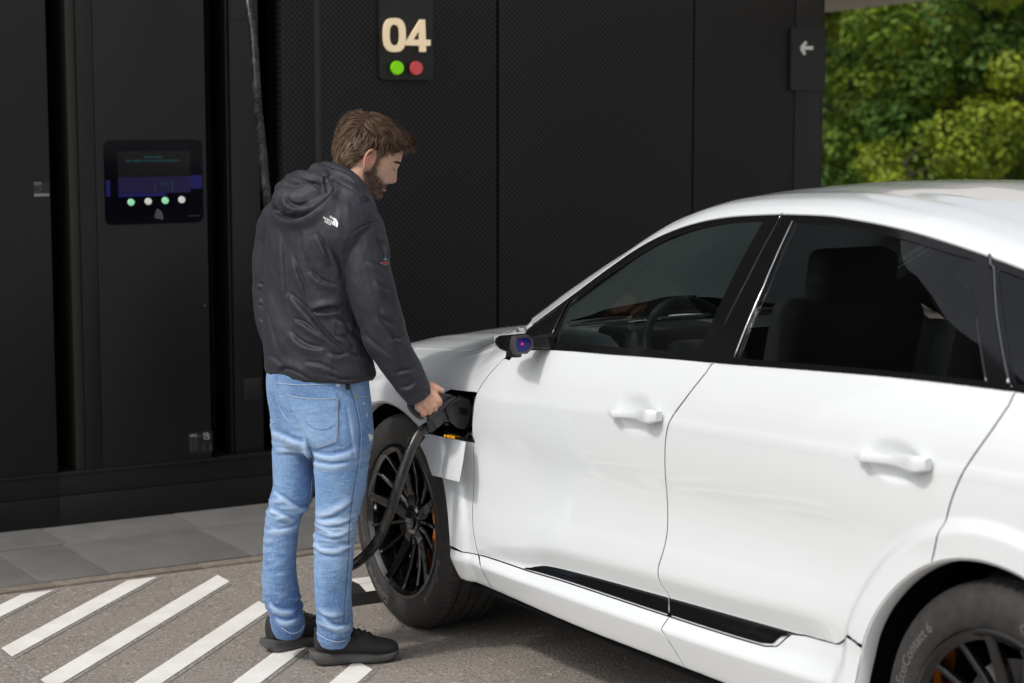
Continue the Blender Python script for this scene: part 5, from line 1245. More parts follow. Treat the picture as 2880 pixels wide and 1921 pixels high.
fl2 = [([z2(*p) for p in L], a, w_, s) for L, a, w_, s in (
    ([(520, 430), (600, 400), (690, 385), (770, 390)], .009, .010, -1), ([(350, 310), (430, 380), (520, 470), (620, 590), (720, 680), (790, 740)], .011, .011, 1), ([(400, 510), (480, 530), (560, 580), (650, 640)], .009, .010, 1),
    ([(360, 590), (430, 660), (520, 700), (640, 715)], .008, .012, 1), ([(520, 440), (640, 450), (770, 435)], .006, .008, 1), ([(780, 720), (850, 770), (930, 800)], .007, .009, 1), ([(250, 890), (330, 840), (440, 860), (570, 930)], .008, .011, -1),
    ([(480, 820), (600, 830), (740, 890)], .005, .010, 1), ([(650, 740), (740, 760), (820, 740)], .005, .009, 1), ([(700, 480), (770, 530), (800, 590)], .007, .010, 1), ([(710, 620), (780, 640), (830, 700)], .006, .009, 1),
    ([(1000, 200), (1050, 260), (1100, 300)], .005, .010, 1), ([(1040, 420), (1090, 470), (1140, 500)], .005, .010, -1), ([(1000, 470), (1080, 560), (1150, 680), (1190, 690)], .006, .011, 1), ([(900, 590), (960, 650), (1040, 720), (1120, 780)], .004, .012, 1),
    ([(1100, 620), (1180, 640), (1215, 590)], .005, .008, 1), ([(1150, 900), (1200, 880), (1260, 870), (1300, 850)], .005, .009, 1), ([(1170, 1010), (1240, 1000), (1310, 950)], .004, .010, 1), ([(850, 560), (900, 640), (950, 740), (985, 850)], .007, .010, -1),
    ([(70, 290), (110, 295), (160, 320)], .004, .006, 1), ([(85, 425), (120, 430), (160, 460)], .004, .006, -1), ([(90, 550), (120, 570), (165, 600)], .003, .006, 1),
    ([(150, 300), (220, 460), (270, 620), (330, 760)], .006, .016, -1), ([(160, 800), (250, 830), (330, 870)], .004, .012, 1), ([(640, 900), (760, 940), (900, 930)], .004, .010, 1))]
fd_dir = RV * .55 - UPV * .83; ac_dir = RV * .83 + UPV * .55
Vw = np.stack([V @ fd_dir * .32, V @ ac_dir, V @ HV * .6], -1); wr = fbm(Vw, 11, 41., 3); Vw2 = np.stack([V @ RV * .9, V @ UPV * .4, V @ HV], -1); wr2 = fbm(Vw2, 13, 71., 3)
dsp = .0050 * (.30 - np.abs(wr)) + .0022 * (.30 - np.abs(wr2)) + folds(V, N, fl1 + fl2) + .0022 * fbm(V * np.array([1, 1, .6]), 14, 3.) + .0008 * fbm(V, 45, 9., 2)
zh_ = at(900, 1070, d=6.5)[2]; dsp += -.010 * sstep(zh_ + .035, zh_ - .005, V[:, 2]) * (np.abs((V - at(900, 1060, d=6.5)) @ RV) < .2)
V = lap(V + N * dsp[:, None], E, 1); jacket = finish('jacket', me, V, m_['jacket_cloth'], man); js = Surf(jacket)
sline('hem_seam', js, [(745, 1052), (820, 1066), (900, 1070), (980, 1064), (1050, 1056)], .0011, m_['jacket_lining'], jacket)
sline('back_seam', js, [z2(700, 430), z2(690, 560), z2(672, 760), z2(660, 930)], .0009, m_['jacket_lining'], jacket)
sline('shoulder_seam', js, [z1(1000, 885), z1(930, 905), z1(860, 930), z1(800, 990), z1(740, 1070)], .0010, m_['jacket_lining'], jacket)
sline('collar_edge', js, [z1(570, 470), z1(650, 500), z1(740, 530), z1(820, 580), z1(880, 660), z1(930, 740)], .0022, m_['jacket_lining'], jacket)
sline('drawcord', js, [z1(890, 715), z1(905, 712), z1(912, 730), z1(900, 750)], .0018, m_['jacket_lining'], jacket, .003)
for k, q in enumerate((zh(565, 255), zh(575, 378))):
    h = js.hit(q[0] - 2, q[1]); 
    if h is not None: V2, F2 = ellipsoid(h, (RV, UPV, HV), (.004, .004, .003), 10, 6); mesh_obj('cuff_snap', V2, F2, m_['shoe_gloss'], jacket, smooth=True)
cord = [z2(775, 985), z2(780, 1030)]
V2, F2 = tube_data([at(*z2(778, 975), d=6.36), at(*z2(780, 1000), d=6.355), at(*z2(778, 1035), d=6.355)], [.004, .007, .006], 10); mesh_obj('hem_toggle', V2, F2, m_['shoe_black'], jacket, smooth=True)
# printed marks on the jacket
def z6(x, y): return (890 + x / 7.841, 580 + y / 7.841)
for tx, c in (('THE', (342, 262)), ('NORTH', (252, 303)), ('FACE', (254, 368))):
    tdecal('logo_text', js, tx, 8.4, *z6(*c), 29, m_['print_white'], jacket, sx=1.0)
cc = z6(330, 395); rot = R(29)
for r0, r1 in ((2.2, 6.0), (7.2, 12.2), (13.4, 19.0)):
    P = []
    for k in range(9): a = R(-88 + 88 * k / 8); P.append((r1 * math.cos(a), r1 * math.sin(a)))
    for k in range(8, -1, -1): a = R(-88 + 88 * k / 8); P.append((r0 * math.cos(a), r0 * math.sin(a)))
    decal('logo_arc', js, [[(cc[0] + x * math.cos(rot) - y * math.sin(rot), cc[1] + x * math.sin(rot) + y * math.cos(rot)) for x, y in P]], m_['print_white'], jacket, step=2.)
for x in (1490, 1508, 1527, 1545): decal('emblem_bar', js, [[z6(x, 1150), z6(x + 11, 1145), z6(x + 13, 1203), z6(x + 2, 1203)]], m_['print_grey'], jacket, step=2)
decal('emblem_spire', js, [[z6(1515, 1100), z6(1523, 1100), z6(1527, 1140), z6(1519, 1140)]], m_['print_grey'], jacket, step=2)
decal('emblem_line', js, [[z6(1440, 1238), z6(1580, 1232), z6(1582, 1260), z6(1442, 1264)]], m_['print_red'], jacket, step=2)
for x0, x1, y0, y1 in ((1412, 1434, 1236, 1268), (1586, 1600, 1232, 1256), (1465, 1500, 1284, 1296), (1505, 1535, 1284, 1306), (1545, 1570, 1280, 1302)): decal('emblem_mark', js, [[z6(x0, y0), z6(x1, y0), z6(x1, y1), z6(x0, y1)]], m_['print_grey'], jacket, step=2)

# ---- jeans
def z3(x, y): return (700 + x / 1.8023, 1050 + y / 1.8023)
def leg_rings(rows, dep, n=32):
    secs = []
    for (y, xl, xr), (d, b) in zip(rows, dep):
        c = z3((xl + xr) / 2, y); a = (xr - xl) / 2 / 1.8023 / (FP / d); secs.append(ell(at(*c, d=d), RV, HV, a, b, n, .95))
    S_ = np.array(secs); out = np.array([catmull(S_[:, k], 4) for k in range(n)]).transpose(1, 0, 2); return loft(list(out))
rl = [(250, 310, 632), (330, 306, 634), (400, 318, 616), (500, 330, 602), (600, 335, 590), (700, 335, 562), (800, 330, 543), (900, 328, 534), (1000, 330, 523), (1100, 332, 520), (1180, 336, 523), (1250, 342, 528), (1300, 346, 522), (1340, 346, 514), (1380, 368, 492)]
rd_ = [(6.475, .10), (6.475, .10), (6.475, .098), (6.48, .092), (6.49, .086), (6.50, .08), (6.505, .075), (6.51, .071), (6.515, .069), (6.525, .067), (6.535, .066), (6.55, .068), (6.56, .066), (6.565, .064), (6.57, .056)]
ll = [(250, 108, 330), (330, 117, 335), (450, 120, 328), (560, 122, 330), (650, 100, 316), (740, 84, 262), (850, 74, 246), (950, 70, 239), (1060, 66, 247), (1150, 70, 266), (1210, 98, 276), (1260, 108, 284), (1295, 116, 282), (1335, 140, 264)]
ld_ = [(6.585, .10), (6.585, .10), (6.59, .095), (6.595, .088), (6.60, .08), (6.605, .075), (6.61, .072), (6.615, .07), (6.625, .067), (6.635, .067), (6.64, .066), (6.645, .066), (6.65, .064), (6.655, .056)]
jn = [leg_rings(rl, rd_), leg_rings(ll, ld_)]
ps_old = ps; ps = R(38); M1 = RV * math.cos(ps) - HV * math.sin(ps); M2 = RV * math.sin(ps) + HV * math.cos(ps)
jn.append(trunk_rings([(*(lambda a, b: (a[1], a[0], b[0]))(z3(xl, y), z3(xr, y)), d) for y, xl, xr, d in ((-30, 92, 588, 6.50), (10, 84, 606, 6.505), (60, 82, 612, 6.51), (120, 88, 620, 6.515), (200, 100, 628, 6.52), (280, 110, 634, 6.525), (350, 130, 620, 6.53), (400, 200, 560, 6.53))], .66))
me, V, E = remesh(jn, .0042, 5); N = vnormals(me, V)
UVp = plane_uv(V); zr = lambda y: at(900, z3(0, y)[1], d=6.53)[2]
split = fold_uv([z3(322, 420), z3(300, 900)], 6.53)[0, 0]; isR = UVp[:, 0] > np.interp(-V[:, 2], [-zr(400), -zr(650), -zr(750), -zr(1300)], [fold_uv([z3(322, 0)], 6.53)[0, 0], fold_uv([z3(326, 0)], 6.53)[0, 0], fold_uv([z3(300, 0)], 6.53)[0, 0], fold_uv([z3(305, 0)], 6.53)[0, 0]])
wob = fbm(V * np.array([1, 1, .35]), 9, 5., 2); wob2 = fbm(V * np.array([1, 1, .5]), 16, 17., 2)
yy = np.interp(-V[:, 2], [-zr(y) for y in range(0, 1400, 100)], list(range(0, 1400, 100)))      # photo row of each vertex, for the fold bands
env = lambda c, s: np.exp(-((yy - c) / s) ** 2)
def ridge_wave(per, ph, slope): u = UVp[:, 0] * 1546; s = np.sin(2 * np.pi * (yy + slope * u) / per + ph + 3.2 * wob); return np.sign(s) * np.abs(s) ** .8
A = np.where(isR, .0052 * env(790, 120) + .0042 * env(1265, 60) + .0015 * env(980, 130) + .0022 * env(430, 60), .0050 * env(730, 110) + .0046 * env(1190, 70) + .0018 * env(960, 120) + .0024 * env(330, 90))
wave = np.where(isR, ridge_wave(52, .5, -.10), ridge_wave(48, 2., .18)); rn = fbm(V * np.array([1, 1, 3.4]), 10, 31., 3); wave = .30 * wave + 1.5 * (.42 - np.abs(rn) * 1.6)
rag = .5 + .8 * np.clip(wob2 + .3, -.3, 1)
d1 = A * wave * rag
fj = [([z3(*p) for p in L], a, w_, s) for L, a, w_, s in (([(300, 365), (400, 385), (500, 372), (560, 350)], .006, .012, 1), ([(325, 425), (430, 430), (540, 415)], .005, .010, 1), ([(110, 290), (200, 310), (300, 330)], .006, .012, 1), ([(125, 395), (220, 385), (310, 375)], .004, .010, -1),
      ([(460, 60), (470, 120), (450, 160)], .002, .01, 1), ([(300, 300), (320, 380), (326, 470)], .008, .010, 1), ([(540, 600), (500, 640), (430, 680), (350, 700)], .006, .010, 1), ([(560, 690), (500, 720), (420, 735), (345, 725)], .006, .009, 1), ([(540, 760), (470, 790), (380, 790), (335, 770)], .006, .009, 1), ([(535, 850), (460, 880), (380, 875), (330, 850)], .005, .009, 1),
      ([(120, 600), (190, 640), (260, 690), (300, 700)], .006, .009, 1), ([(100, 690), (170, 720), (240, 760)], .006, .009, 1), ([(90, 780), (150, 800), (220, 790), (250, 770)], .005, .009, 1), ([(380, 1220), (440, 1265), (510, 1275)], .007, .010, 1), ([(350, 1180), (420, 1210), (500, 1200)], .005, .010, -1), ([(90, 1180), (150, 1220), (230, 1230)], .007, .010, 1), ([(120, 1260), (180, 1280), (250, 1270)], .005, .009, 1),
      ([(520, 120), (540, 250), (555, 400)], .0025, .006, -1))]
d2 = folds(V, N, fj, 6.53, 1.2); dsp = d1 + d2 + .0016 * fbm(V, 18, 2.)
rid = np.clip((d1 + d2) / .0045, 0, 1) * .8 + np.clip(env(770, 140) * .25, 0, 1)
fade_shade = np.clip(.28 + .40 * env(560, 200) + .35 * env(950, 140) + .55 * wob + .25 * wob2 + .2 * env(150, 150) - .6 * np.clip(-(d1 + d2) / .003, 0, 1), 0, 1)  # uneven wash of the denim, plus shade painted into the fold valleys
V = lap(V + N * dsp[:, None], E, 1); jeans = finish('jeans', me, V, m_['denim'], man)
for nm, val in (('fade_shade', fade_shade), ('ridge', rid)): a = jeans.data.attributes.new(nm, 'FLOAT', 'POINT'); a.data.foreach_set('value', val.astype(np.float32))
jsf = Surf(jeans)
pocket = [z2(*p) for p in ((332, 1068), (450, 1090), (580, 1096), (704, 1092), (706, 1250), (704, 1412), (630, 1440), (560, 1456), (520, 1410), (480, 1362), (420, 1260), (370, 1160))]
pk = decal('back_pocket', jsf, [pocket], m_['denim'], jeans, .0028, 6)
if pk:
    for nm, v in (('fade_shade', .55), ('ridge', .15)): a = pk.data.attributes.new(nm, 'FLOAT', 'POINT'); a.data.foreach_set('value', [v] * len(pk.data.vertices))
def pline(L, rad=.0008, mt='stitch_pale', off=.0035, nm='stitching'): sline(nm, jsf, L, rad, m_[mt], jeans, off)
pc_ = np.mean(pocket, axis=0)
for ins in (.985, .94): loop_ = [tuple(pc_ + (np.array(p) - pc_) * ins) for p in pocket]; [pline([loop_[i] for i in range(a, b)], .0007 if ins < .96 else .0010, 'stitch_pale') for a, b in ((0, 4), (3, 6), (5, 9), (8, 12))]
pline([loop_[11], loop_[0]], .001) if 0 else None
pline([z2(470, 1270), z2(540, 1320), z2(620, 1325), z2(690, 1290)], .0008, 'stitch_blue')
for dx, mt in ((0, 'stitch_blue'), (5, 'stitch_pale')):
    pline([(z3(510, 60)[0] + dx, z3(0, 60)[1]), (z3(545, 200)[0] + dx, z3(0, 200)[1]), (z3(560, 320)[0] + dx, z3(0, 320)[1]), (z3(548, 480)[0] + dx, z3(0, 480)[1]), (z3(522, 640)[0] + dx, z3(0, 640)[1]), (z3(508, 780)[0] + dx, z3(0, 780)[1]), (z3(502, 950)[0] + dx, z3(0, 950)[1]), (z3(488, 1120)[0] + dx, z3(0, 1120)[1]), (z3(480, 1260)[0] + dx, z3(0, 1260)[1])], .0011 if mt == 'stitch_blue' else .0009, mt, .0012, 'side_seam')
pline([z3(135, 45), z3(145, 110), z3(165, 190), z3(215, 255)], .0012, 'stitch_pale', .0012); pline([z3(80, 80), z3(95, 160), z3(112, 240), z3(135, 250)], .0012, 'stitch_pale', .0012)
pline([z3(320, 520), z3(312, 620), z3(300, 700)], .0012, 'stitch_pale', .0012); pline([z3(246, 960), z3(252, 1060), z3(245, 1200)], .0010, 'stitch_blue', .0012)
pline([z2(250, 985), z2(420, 1000), z2(600, 995), z2(760, 985)], .0012, 'stitch_pale', .0012); pline([z2(835, 990), z2(840, 1070), z2(900, 1085), z2(945, 1070)], .0012, 'stitch_pale', .0012)
decal('belt_loop', jsf, [[z2(692, 960), z2(720, 960), z2(722, 1010), z2(694, 1010)]], m_['denim_pale'], jeans, .004, 5)
for q in ([(925, 1365), (940, 1360), (955, 1370), (962, 1372), (958, 1395), (945, 1412), (935, 1408), (933, 1390)], [(912, 1210), (920, 1208), (921, 1230), (914, 1234)], [(885, 1133), (905, 1130), (903, 1140), (890, 1142)]): decal('worn_patch', jsf, [[z2(*p) for p in q]], m_['denim_patch'], jeans, .0012, 3)
h = jsf.hit(*z2(838, 1092), .002)
if h is not None: V2, F2 = ellipsoid(h, (RV, UPV, HV), (.0045, .0045, .003), 12, 6); mesh_obj('rivet', V2, F2, m_['rivet'], jeans, smooth=True)
# turned hem
pline([z3(345, 1318), z3(390, 1345), (z3(450, 1362)), z3(492, 1352)], .0016, 'stitch_pale', .001, 'hem_edge'); pline([z3(165, 1290), z3(215, 1318), z3(260, 1305), z3(280, 1275)], .0016, 'stitch_pale', .001, 'hem_edge')

# ---- shoes
def shoe(heel, toe, label_w=.052):
    """low running shoe between two ground points"""
    h0 = np.array(heel); t0 = np.array(toe); L = np.linalg.norm(t0 - h0); ax = (t0 - h0) / L; lat = np.cross(UPV, ax)
    o = empty('shoe', (0, 0, 0)); o.parent = man; o.location = Vector(h0) - Vector(man.location)
    us = [0, .03, .10, .2, .35, .5, .62, .75, .86, .94, .985, 1.0]
    hw = [.018, .033, .040, .041, .038, .040, .047, .050, .046, .036, .022, .008]
    s_top = [.052, .050, .047, .044, .041, .038, .036, .034, .034, .037, .042, .046]; s_bot = [.022, .008, .001, .0, .0, .0, .0, .001, .005, .012, .020, .028]
    ext = [.020, .014, .007, .005, .004, .004, .004, .004, .004, .005, .006, .006]
    n = 24; secs = []
    for u, w_, zt, zb, e in zip(us, hw, s_top, s_bot, ext):
        c = h0 + ax * (u * L * 1.0 - (.012 if u == 0 else 0)); zc = (zt + zb) / 2; secs.append(ell(c + UPV * zc, lat, UPV, w_ + e * .6, (zt - zb) / 2, n, .55))
    S_ = np.array(secs); out = np.array([catmull(S_[:, k], 3) for k in range(n)]).transpose(1, 0, 2); V, F = loft(list(out)); so_ = mesh_obj('sole', V, F, m_['shoe_sole'], o, True); so_.data.set_sharp_from_angle(angle=R(50))
    ut = [.125, .125, .112, .100, .104, .112, .100, .082, .074, .066, .056, .050]
    secs = []
    for u, w_, zt, zk in zip(us, hw, s_top, ut):
        c = h0 + ax * (u * L * .985 + .004); lo = zt - .012; top = zk; wd = w_ * .96
        ring = []
        for k in range(n):
            a = 2 * math.pi * k / n; ca, sa = math.cos(a), math.sin(a); f = max(0, sa); nar = 1 - .52 * f ** 1.5 * (1 if u > .3 else .45)
            ring.append(c + lat * wd * math.copysign(abs(ca) ** .8, ca) * nar + UPV * ((lo + top) / 2 + (top - lo) / 2 * math.copysign(abs(sa) ** .85, sa)))
        secs.append(ring)
    S_ = np.array(secs); out = np.array([catmull(S_[:, k], 3) for k in range(n)]).transpose(1, 0, 2); V, F = loft(list(out)); up_ = mesh_obj('upper', V, F, m_['shoe_mesh'], o, True)
    ank = h0 + ax * L * .22; V, F = tube_data([ank + UPV * .10, ank + UPV * .135 + ax * .004], [.044, .041], 20); mesh_obj('collar', V, F, m_['shoe_black'], o, smooth=True)
    for i, u in enumerate((.42, .48, .54, .60, .66)):
        c = h0 + ax * L * u; zz = np.interp(u, us, ut) + .003; w2 = .026; P = [c + lat * w2 * s + UPV * (zz - .016 * abs(s) ** 2) + ax * .008 * s * (1 if i % 2 else -1) for s in (-1, -.5, 0, .5, 1)]
        tube('lace', catmull(P, 3), .0028, m_['shoe_black'], o, 6)
    c = h0 + ax * L * .40 + UPV * .121
    for s in (1, -1): tube('lace_bow', catmull([c, c + lat * .02 * s + ax * .012 + UPV * .008, c + lat * .036 * s + ax * .02 - UPV * .012, c + lat * .034 * s + ax * .03 - UPV * .03], 4), .0025, m_['shoe_black'], o, 6)
    V, F = loft([[h0 + ax * L * u + UPV * z + lat * y for u, z, y in ((.36, .10, q), (.48, .118, q), (.62, .106, q), (.74, .086, q), (.72, .080, q * 1.05), (.58, .096, q * 1.05), (.44, .106, q * 1.05), (.36, .094, q * 1.05))] for q in (-.024, -.030)]); 
    return o
def zs(x, y): return (720 + x / 5.343, 1740 + y / 5.343)
g0 = at(*zs(820, 715), z=.02); g1 = at(*zs(2165, 560), z=.03); g0[2] = g1[2] = 0.006
sh1 = shoe(at(*zs(850, 735), z=0) + HV * .038, at(*zs(2130, 640), z=0) + HV * .03)
f0 = at(*zs(150, 560), z=0) + HV * .038; f1 = at(*zs(1130, 360), z=0) + HV * .04
fd = (f1 - f0) / np.linalg.norm(f1 - f0); sh2 = shoe(f0, f0 + fd * .305)
bpy.context.view_layer.update()
for sh, pts in ((sh1, [(1015, 440), (1130, 470), (1300, 512), (1400, 528), (1450, 510), (1475, 460), (1470, 420), (1490, 480), (1530, 500), (1545, 540), (1520, 590), (1450, 610), (1350, 580), (1200, 515)]), (sh2, [(410, 300), (520, 312), (640, 330), (720, 325), (770, 270), (775, 215), (782, 280), (760, 340), (690, 380), (600, 350), (500, 322)])):
    up_ = [c for c in sh.children if c.name.startswith('upper')][0]
    class _S(Surf):
        def __init__(s, ob): off = man.location + sh.location; s.b = BVHTree.FromPolygons([v.co + off for v in ob.data.vertices], [tuple(p.vertices) for p in ob.data.polygons])
    decal('swoosh', _S(up_), [[zs(*p) for p in pts]], m_['shoe_gloss'], sh, .0012, 2.5)

# ---- hair: a base cap and many locks
def hair_thick(F, U, L):
    aL = abs(L); t = 17 * sstep(30, 90, U) + 9
    t *= sstep(-75, -35, U + .0 * F) if F < -20 else 1
    return t
def hair_mask(F, U, L):
    """1 where hair grows (head frame, in photo pixels)"""
    aL = abs(L)
    line = np.interp(F, [-110, -60, -42, -30, -16, 4, 14, 22, 34, 50, 62, 76, 90], [-62, -56, -40, -18, 22, 36, 20, 22, 40, 46, 56, 68, 72])
    if F > 45: line = line * (1 - 0) - 0 + (0 if aL > 30 else (5 * (1 - aL / 30)))
    return sstep(line - 2, line + 7, U)
Vb = []; Fb = []; nu, na = 60, 84; Us = np.linspace(-66, 107, nu); grid = np.zeros((nu, na, 3)); mk = np.zeros((nu, na)); nrm_ = np.zeros((nu, na, 3))
for i, U in enumerate(Us):
    f, b, wd = float(hF(U)), float(hB(U)), float(hW(U)); c = -18
    for k in range(na):
        a = 2 * math.pi * k / na; ca, sa = math.cos(a), math.sin(a); L = wd * math.copysign(abs(sa) ** .86, sa); F = c + (f - c) * (abs(ca) ** .82) if ca > 0 else c - (c - b) * abs(ca) ** .95
        grid[i, k] = (F, U, L); d = np.array([F + 18, (U - 10) * 1.0, L]); d /= np.linalg.norm(d); nrm_[i, k] = d; mk[i, k] = hair_mask(F, U, L)
lump = lambda F, U, L: 4.5 * mnoise.fractal(Vector((F * .03, U * .03, L * .03)), 1., 2., 3)
def hsurf(F, U, L, d, m):
    t = hair_thick(F, U, L) * (.25 + .75 * m) + lump(F, U, L); q = np.array([F, U, L]) + d * max(0, t) * (1 if m > .02 else 0)
    fr = sstep(20, 80, F) * sstep(40, 80, U) * (1 - .45 * (abs(L) / 70) ** 2); q = q + np.array([13 * fr, 15 * fr, 0]); return q
idx = {}
for i in range(nu):
    for k in range(na):
        q = hsurf(*grid[i, k], nrm_[i, k], mk[i, k]); idx[i, k] = len(Vb); Vb.append(hp(*q))
for i in range(nu - 1):
    for k in range(na):
        k2 = (k + 1) % na
        if min(mk[i, k], mk[i, k2], mk[i + 1, k], mk[i + 1, k2]) > .25: Fb.append((idx[i, k], idx[i, k2], idx[i + 1, k2], idx[i + 1, k]))
Fb.append(tuple(idx[nu - 1, k] for k in range(na)))
hair = mesh_obj('hair', Vb, Fb, m_['hair_base'], man, smooth=True)
rs = np.random.RandomState(8); HVs = []; HFs = []; tone = []
def lock(P, w0, tn, side):
    b = len(HVs); n = len(P)
    for j, p in enumerate(P):
        w_ = w0 * (1 - .85 * (j / (n - 1)) ** 1.5) * (.55 + .45 * min(1, j / 1.5)); HVs.append(tuple(p - side * w_)); HVs.append(tuple(p + side * w_)); tone.extend([min(1, max(0, tn * (.6 + .55 * j / n)))] * 2)
    for j in range(n - 1): HFs.append((b + 2 * j, b + 2 * j + 1, b + 2 * j + 3, b + 2 * j + 2))
cnt_ = 0
while cnt_ < 11000:
    i = rs.randint(0, nu); k = rs.randint(0, na)
    if rs.rand() < .34: i = nu - 1 - int(abs(rs.normal()) * 4)
    if mk[i, k] < .12 + .5 * rs.rand(): continue
    F, U, L = grid[i, k]; d = nrm_[i, k]; q = hsurf(F, U, L, d, mk[i, k]) - d * rs.uniform(2, 7)
    top = sstep(45, 95, U)
    flow = np.array([-.35, -1.0, 0]) * (1 - top) + np.array([1.0 if F > -70 else -.7, -.25 + .0, .25 * np.sign(L)]) * top
    if F < -55: flow = np.array([-.05, -1.0, -.25 * np.sign(L)]) * (1 - top * .6) + np.array([-.6, .1, 0]) * top * .6
    frn = F > 30 and U > 45
    if frn: flow = np.array([1.0, .05 - .5 * (abs(L) / 70), .30 * np.sign(L)])
    nz = np.array([mnoise.noise(Vector((F * .05, U * .05, L * .05 + s * 9))) for s in range(3)]); flow = flow + nz * (.35 if frn else .8) + rs.normal(scale=.06 if frn else .12, size=3); flow -= d * (flow @ d) * .8; flow /= np.linalg.norm(flow)
    ln = (rs.uniform(18, 30) + 12 * top) * (.55 + .45 * mk[i, k]); lift = rs.uniform(.02, .26) * (.5 + .6 * top); P = []
    if U < -20 and F < -20: ln *= .8; lift *= .3
    if frn: lift *= .3; ln *= .72
    for j in range(6):
        s = j / 5; P.append(hp(*(q + flow * ln * s + d * (lift * ln * s * (1 - .75 * s) + 3.0 * min(1, 3 * s)))))
    sd_ = np.cross(flow, d); sdw = FV * sd_[0] + UV_ * sd_[1] + LV * sd_[2]; sdw = sdw / np.linalg.norm(sdw)
    clump = .5 + .5 * mnoise.noise(Vector((F * .16, U * .10, L * .16))); lock(P, rs.uniform(.55, 1.25) / PXM, np.clip(.30 + .62 * clump + rs.normal() * .13 + .18 * (F > 40), 0, 1), sdw); cnt_ += 1
hl = mesh_obj('hair_locks', HVs, HFs, m_['hair'], hair, smooth=True); hl['kind'] = 'stuff'; a = hl.data.attributes.new('tone', 'FLOAT', 'POINT'); a.data.foreach_set('value', tone)

# ---- short beard hair standing on the jaw
Vb_ = np.empty(len(body.data.vertices) * 3); body.data.vertices.foreach_get('co', Vb_); Vb_ = Vb_.reshape(-1, 3) + np.array(man.location); Nb_ = np.empty(len(Vb_) * 3); body.data.vertices.foreach_get('normal', Nb_); Nb_ = Nb_.reshape(-1, 3)
cand = np.where(beard > .45)[0]; HVs = []; HFs = []; tone = []
for i in rs.choice(cand, 2600):
    n_ = Nb_[i]; fl_ = -UV_ * 1.0 + FV * .25 + rs.normal(scale=.35, size=3); fl_ -= n_ * (fl_ @ n_); fl_ /= np.linalg.norm(fl_); b0 = Vb_[i] + rs.normal(scale=.0012, size=3); ln = rs.uniform(4, 8) / PXM * (.5 + .5 * beard[i])
    sd_ = np.cross(fl_, n_); lock([b0 + fl_ * ln * s + n_ * ln * (.55 * s) for s in (0, .5, 1)], rs.uniform(.45, .8) / PXM, np.clip(.33 + .2 * rs.normal(), 0, 1), sd_)
bh = mesh_obj('beard_hair', HVs, HFs, m_['hair'], body, smooth=True); bh['kind'] = 'stuff'; a = bh.data.attributes.new('tone', 'FLOAT', 'POINT'); a.data.foreach_set('value', tone)
# ================================================================ CONNECTOR AND CABLE
con = empty('charging_connector', tuple(at(1265, 1170, d=6.52)), 'black charging plug with loop handle held by the man and pushed into the car', 'charging plug')
EX = HV * 1.0
def zprism(name, pts, d0, th, mt, par, bev=.004, d_fn=None):
    n = len(pts); V = []
    for k in (0, 1):
        for (x, y) in pts: V.append(at(*zh(x, y), d=(d_fn(x) if d_fn else d0)) + EX * th * k)
    bm = bmesh.new(); vs_ = [bm.verts.new(tuple(v)) for v in V]; bm.faces.new(vs_[:n]); bm.faces.new(vs_[n:][::-1])
    for i in range(n): bm.faces.new((vs_[i], vs_[n + i], vs_[n + (i + 1) % n], vs_[(i + 1) % n]))
    bmesh.ops.recalc_face_normals(bm, faces=bm.faces); return bm_obj(name, bm, mt, par, True, bev, 3, 50)
dep = lambda x: 6.475 + .09 * (x - 600) / 1000.
zprism('plug_nose', [(1060, 720), (1130, 640), (1265, 530), (1330, 480), (1560, 520), (1610, 600), (1618, 800), (1600, 960), (1560, 1090), (1480, 1210), (1420, 1230), (1260, 1170), (1140, 1070)], 0, .085, m_['connector'], con, .010, lambda x: dep(x) - .006)
zprism('plug_body', [(640, 880), (760, 780), (1050, 640), (1110, 700), (1060, 760), (1150, 1040), (1080, 1060), (980, 1050), (940, 1110), (800, 1220), (740, 1090)], 0, .075, m_['connector'], con, .006, dep)
tube('body_rib', catmull([at(*zh(1280, 545), d=dep(1280) - .010), at(*zh(1130, 660), d=dep(1130) - .012), at(*zh(1062, 740), d=dep(1060) - .012), at(*zh(1085, 860), d=dep(1085) - .010), at(*zh(1140, 1040), d=dep(1140) - .006)], 8), .0042, m_['connector'], con, 10)
tube('grip_beam', catmull([at(*zh(1240, 490), d=dep(1240) + .002), at(*zh(1000, 650), d=dep(1000) - .006), at(*zh(800, 800), d=dep(800) - .006), at(*zh(600, 945), d=dep(600) - .002)], 6), [.0085] * 4 + [.0115] * 15, m_['connector'], con, 16)
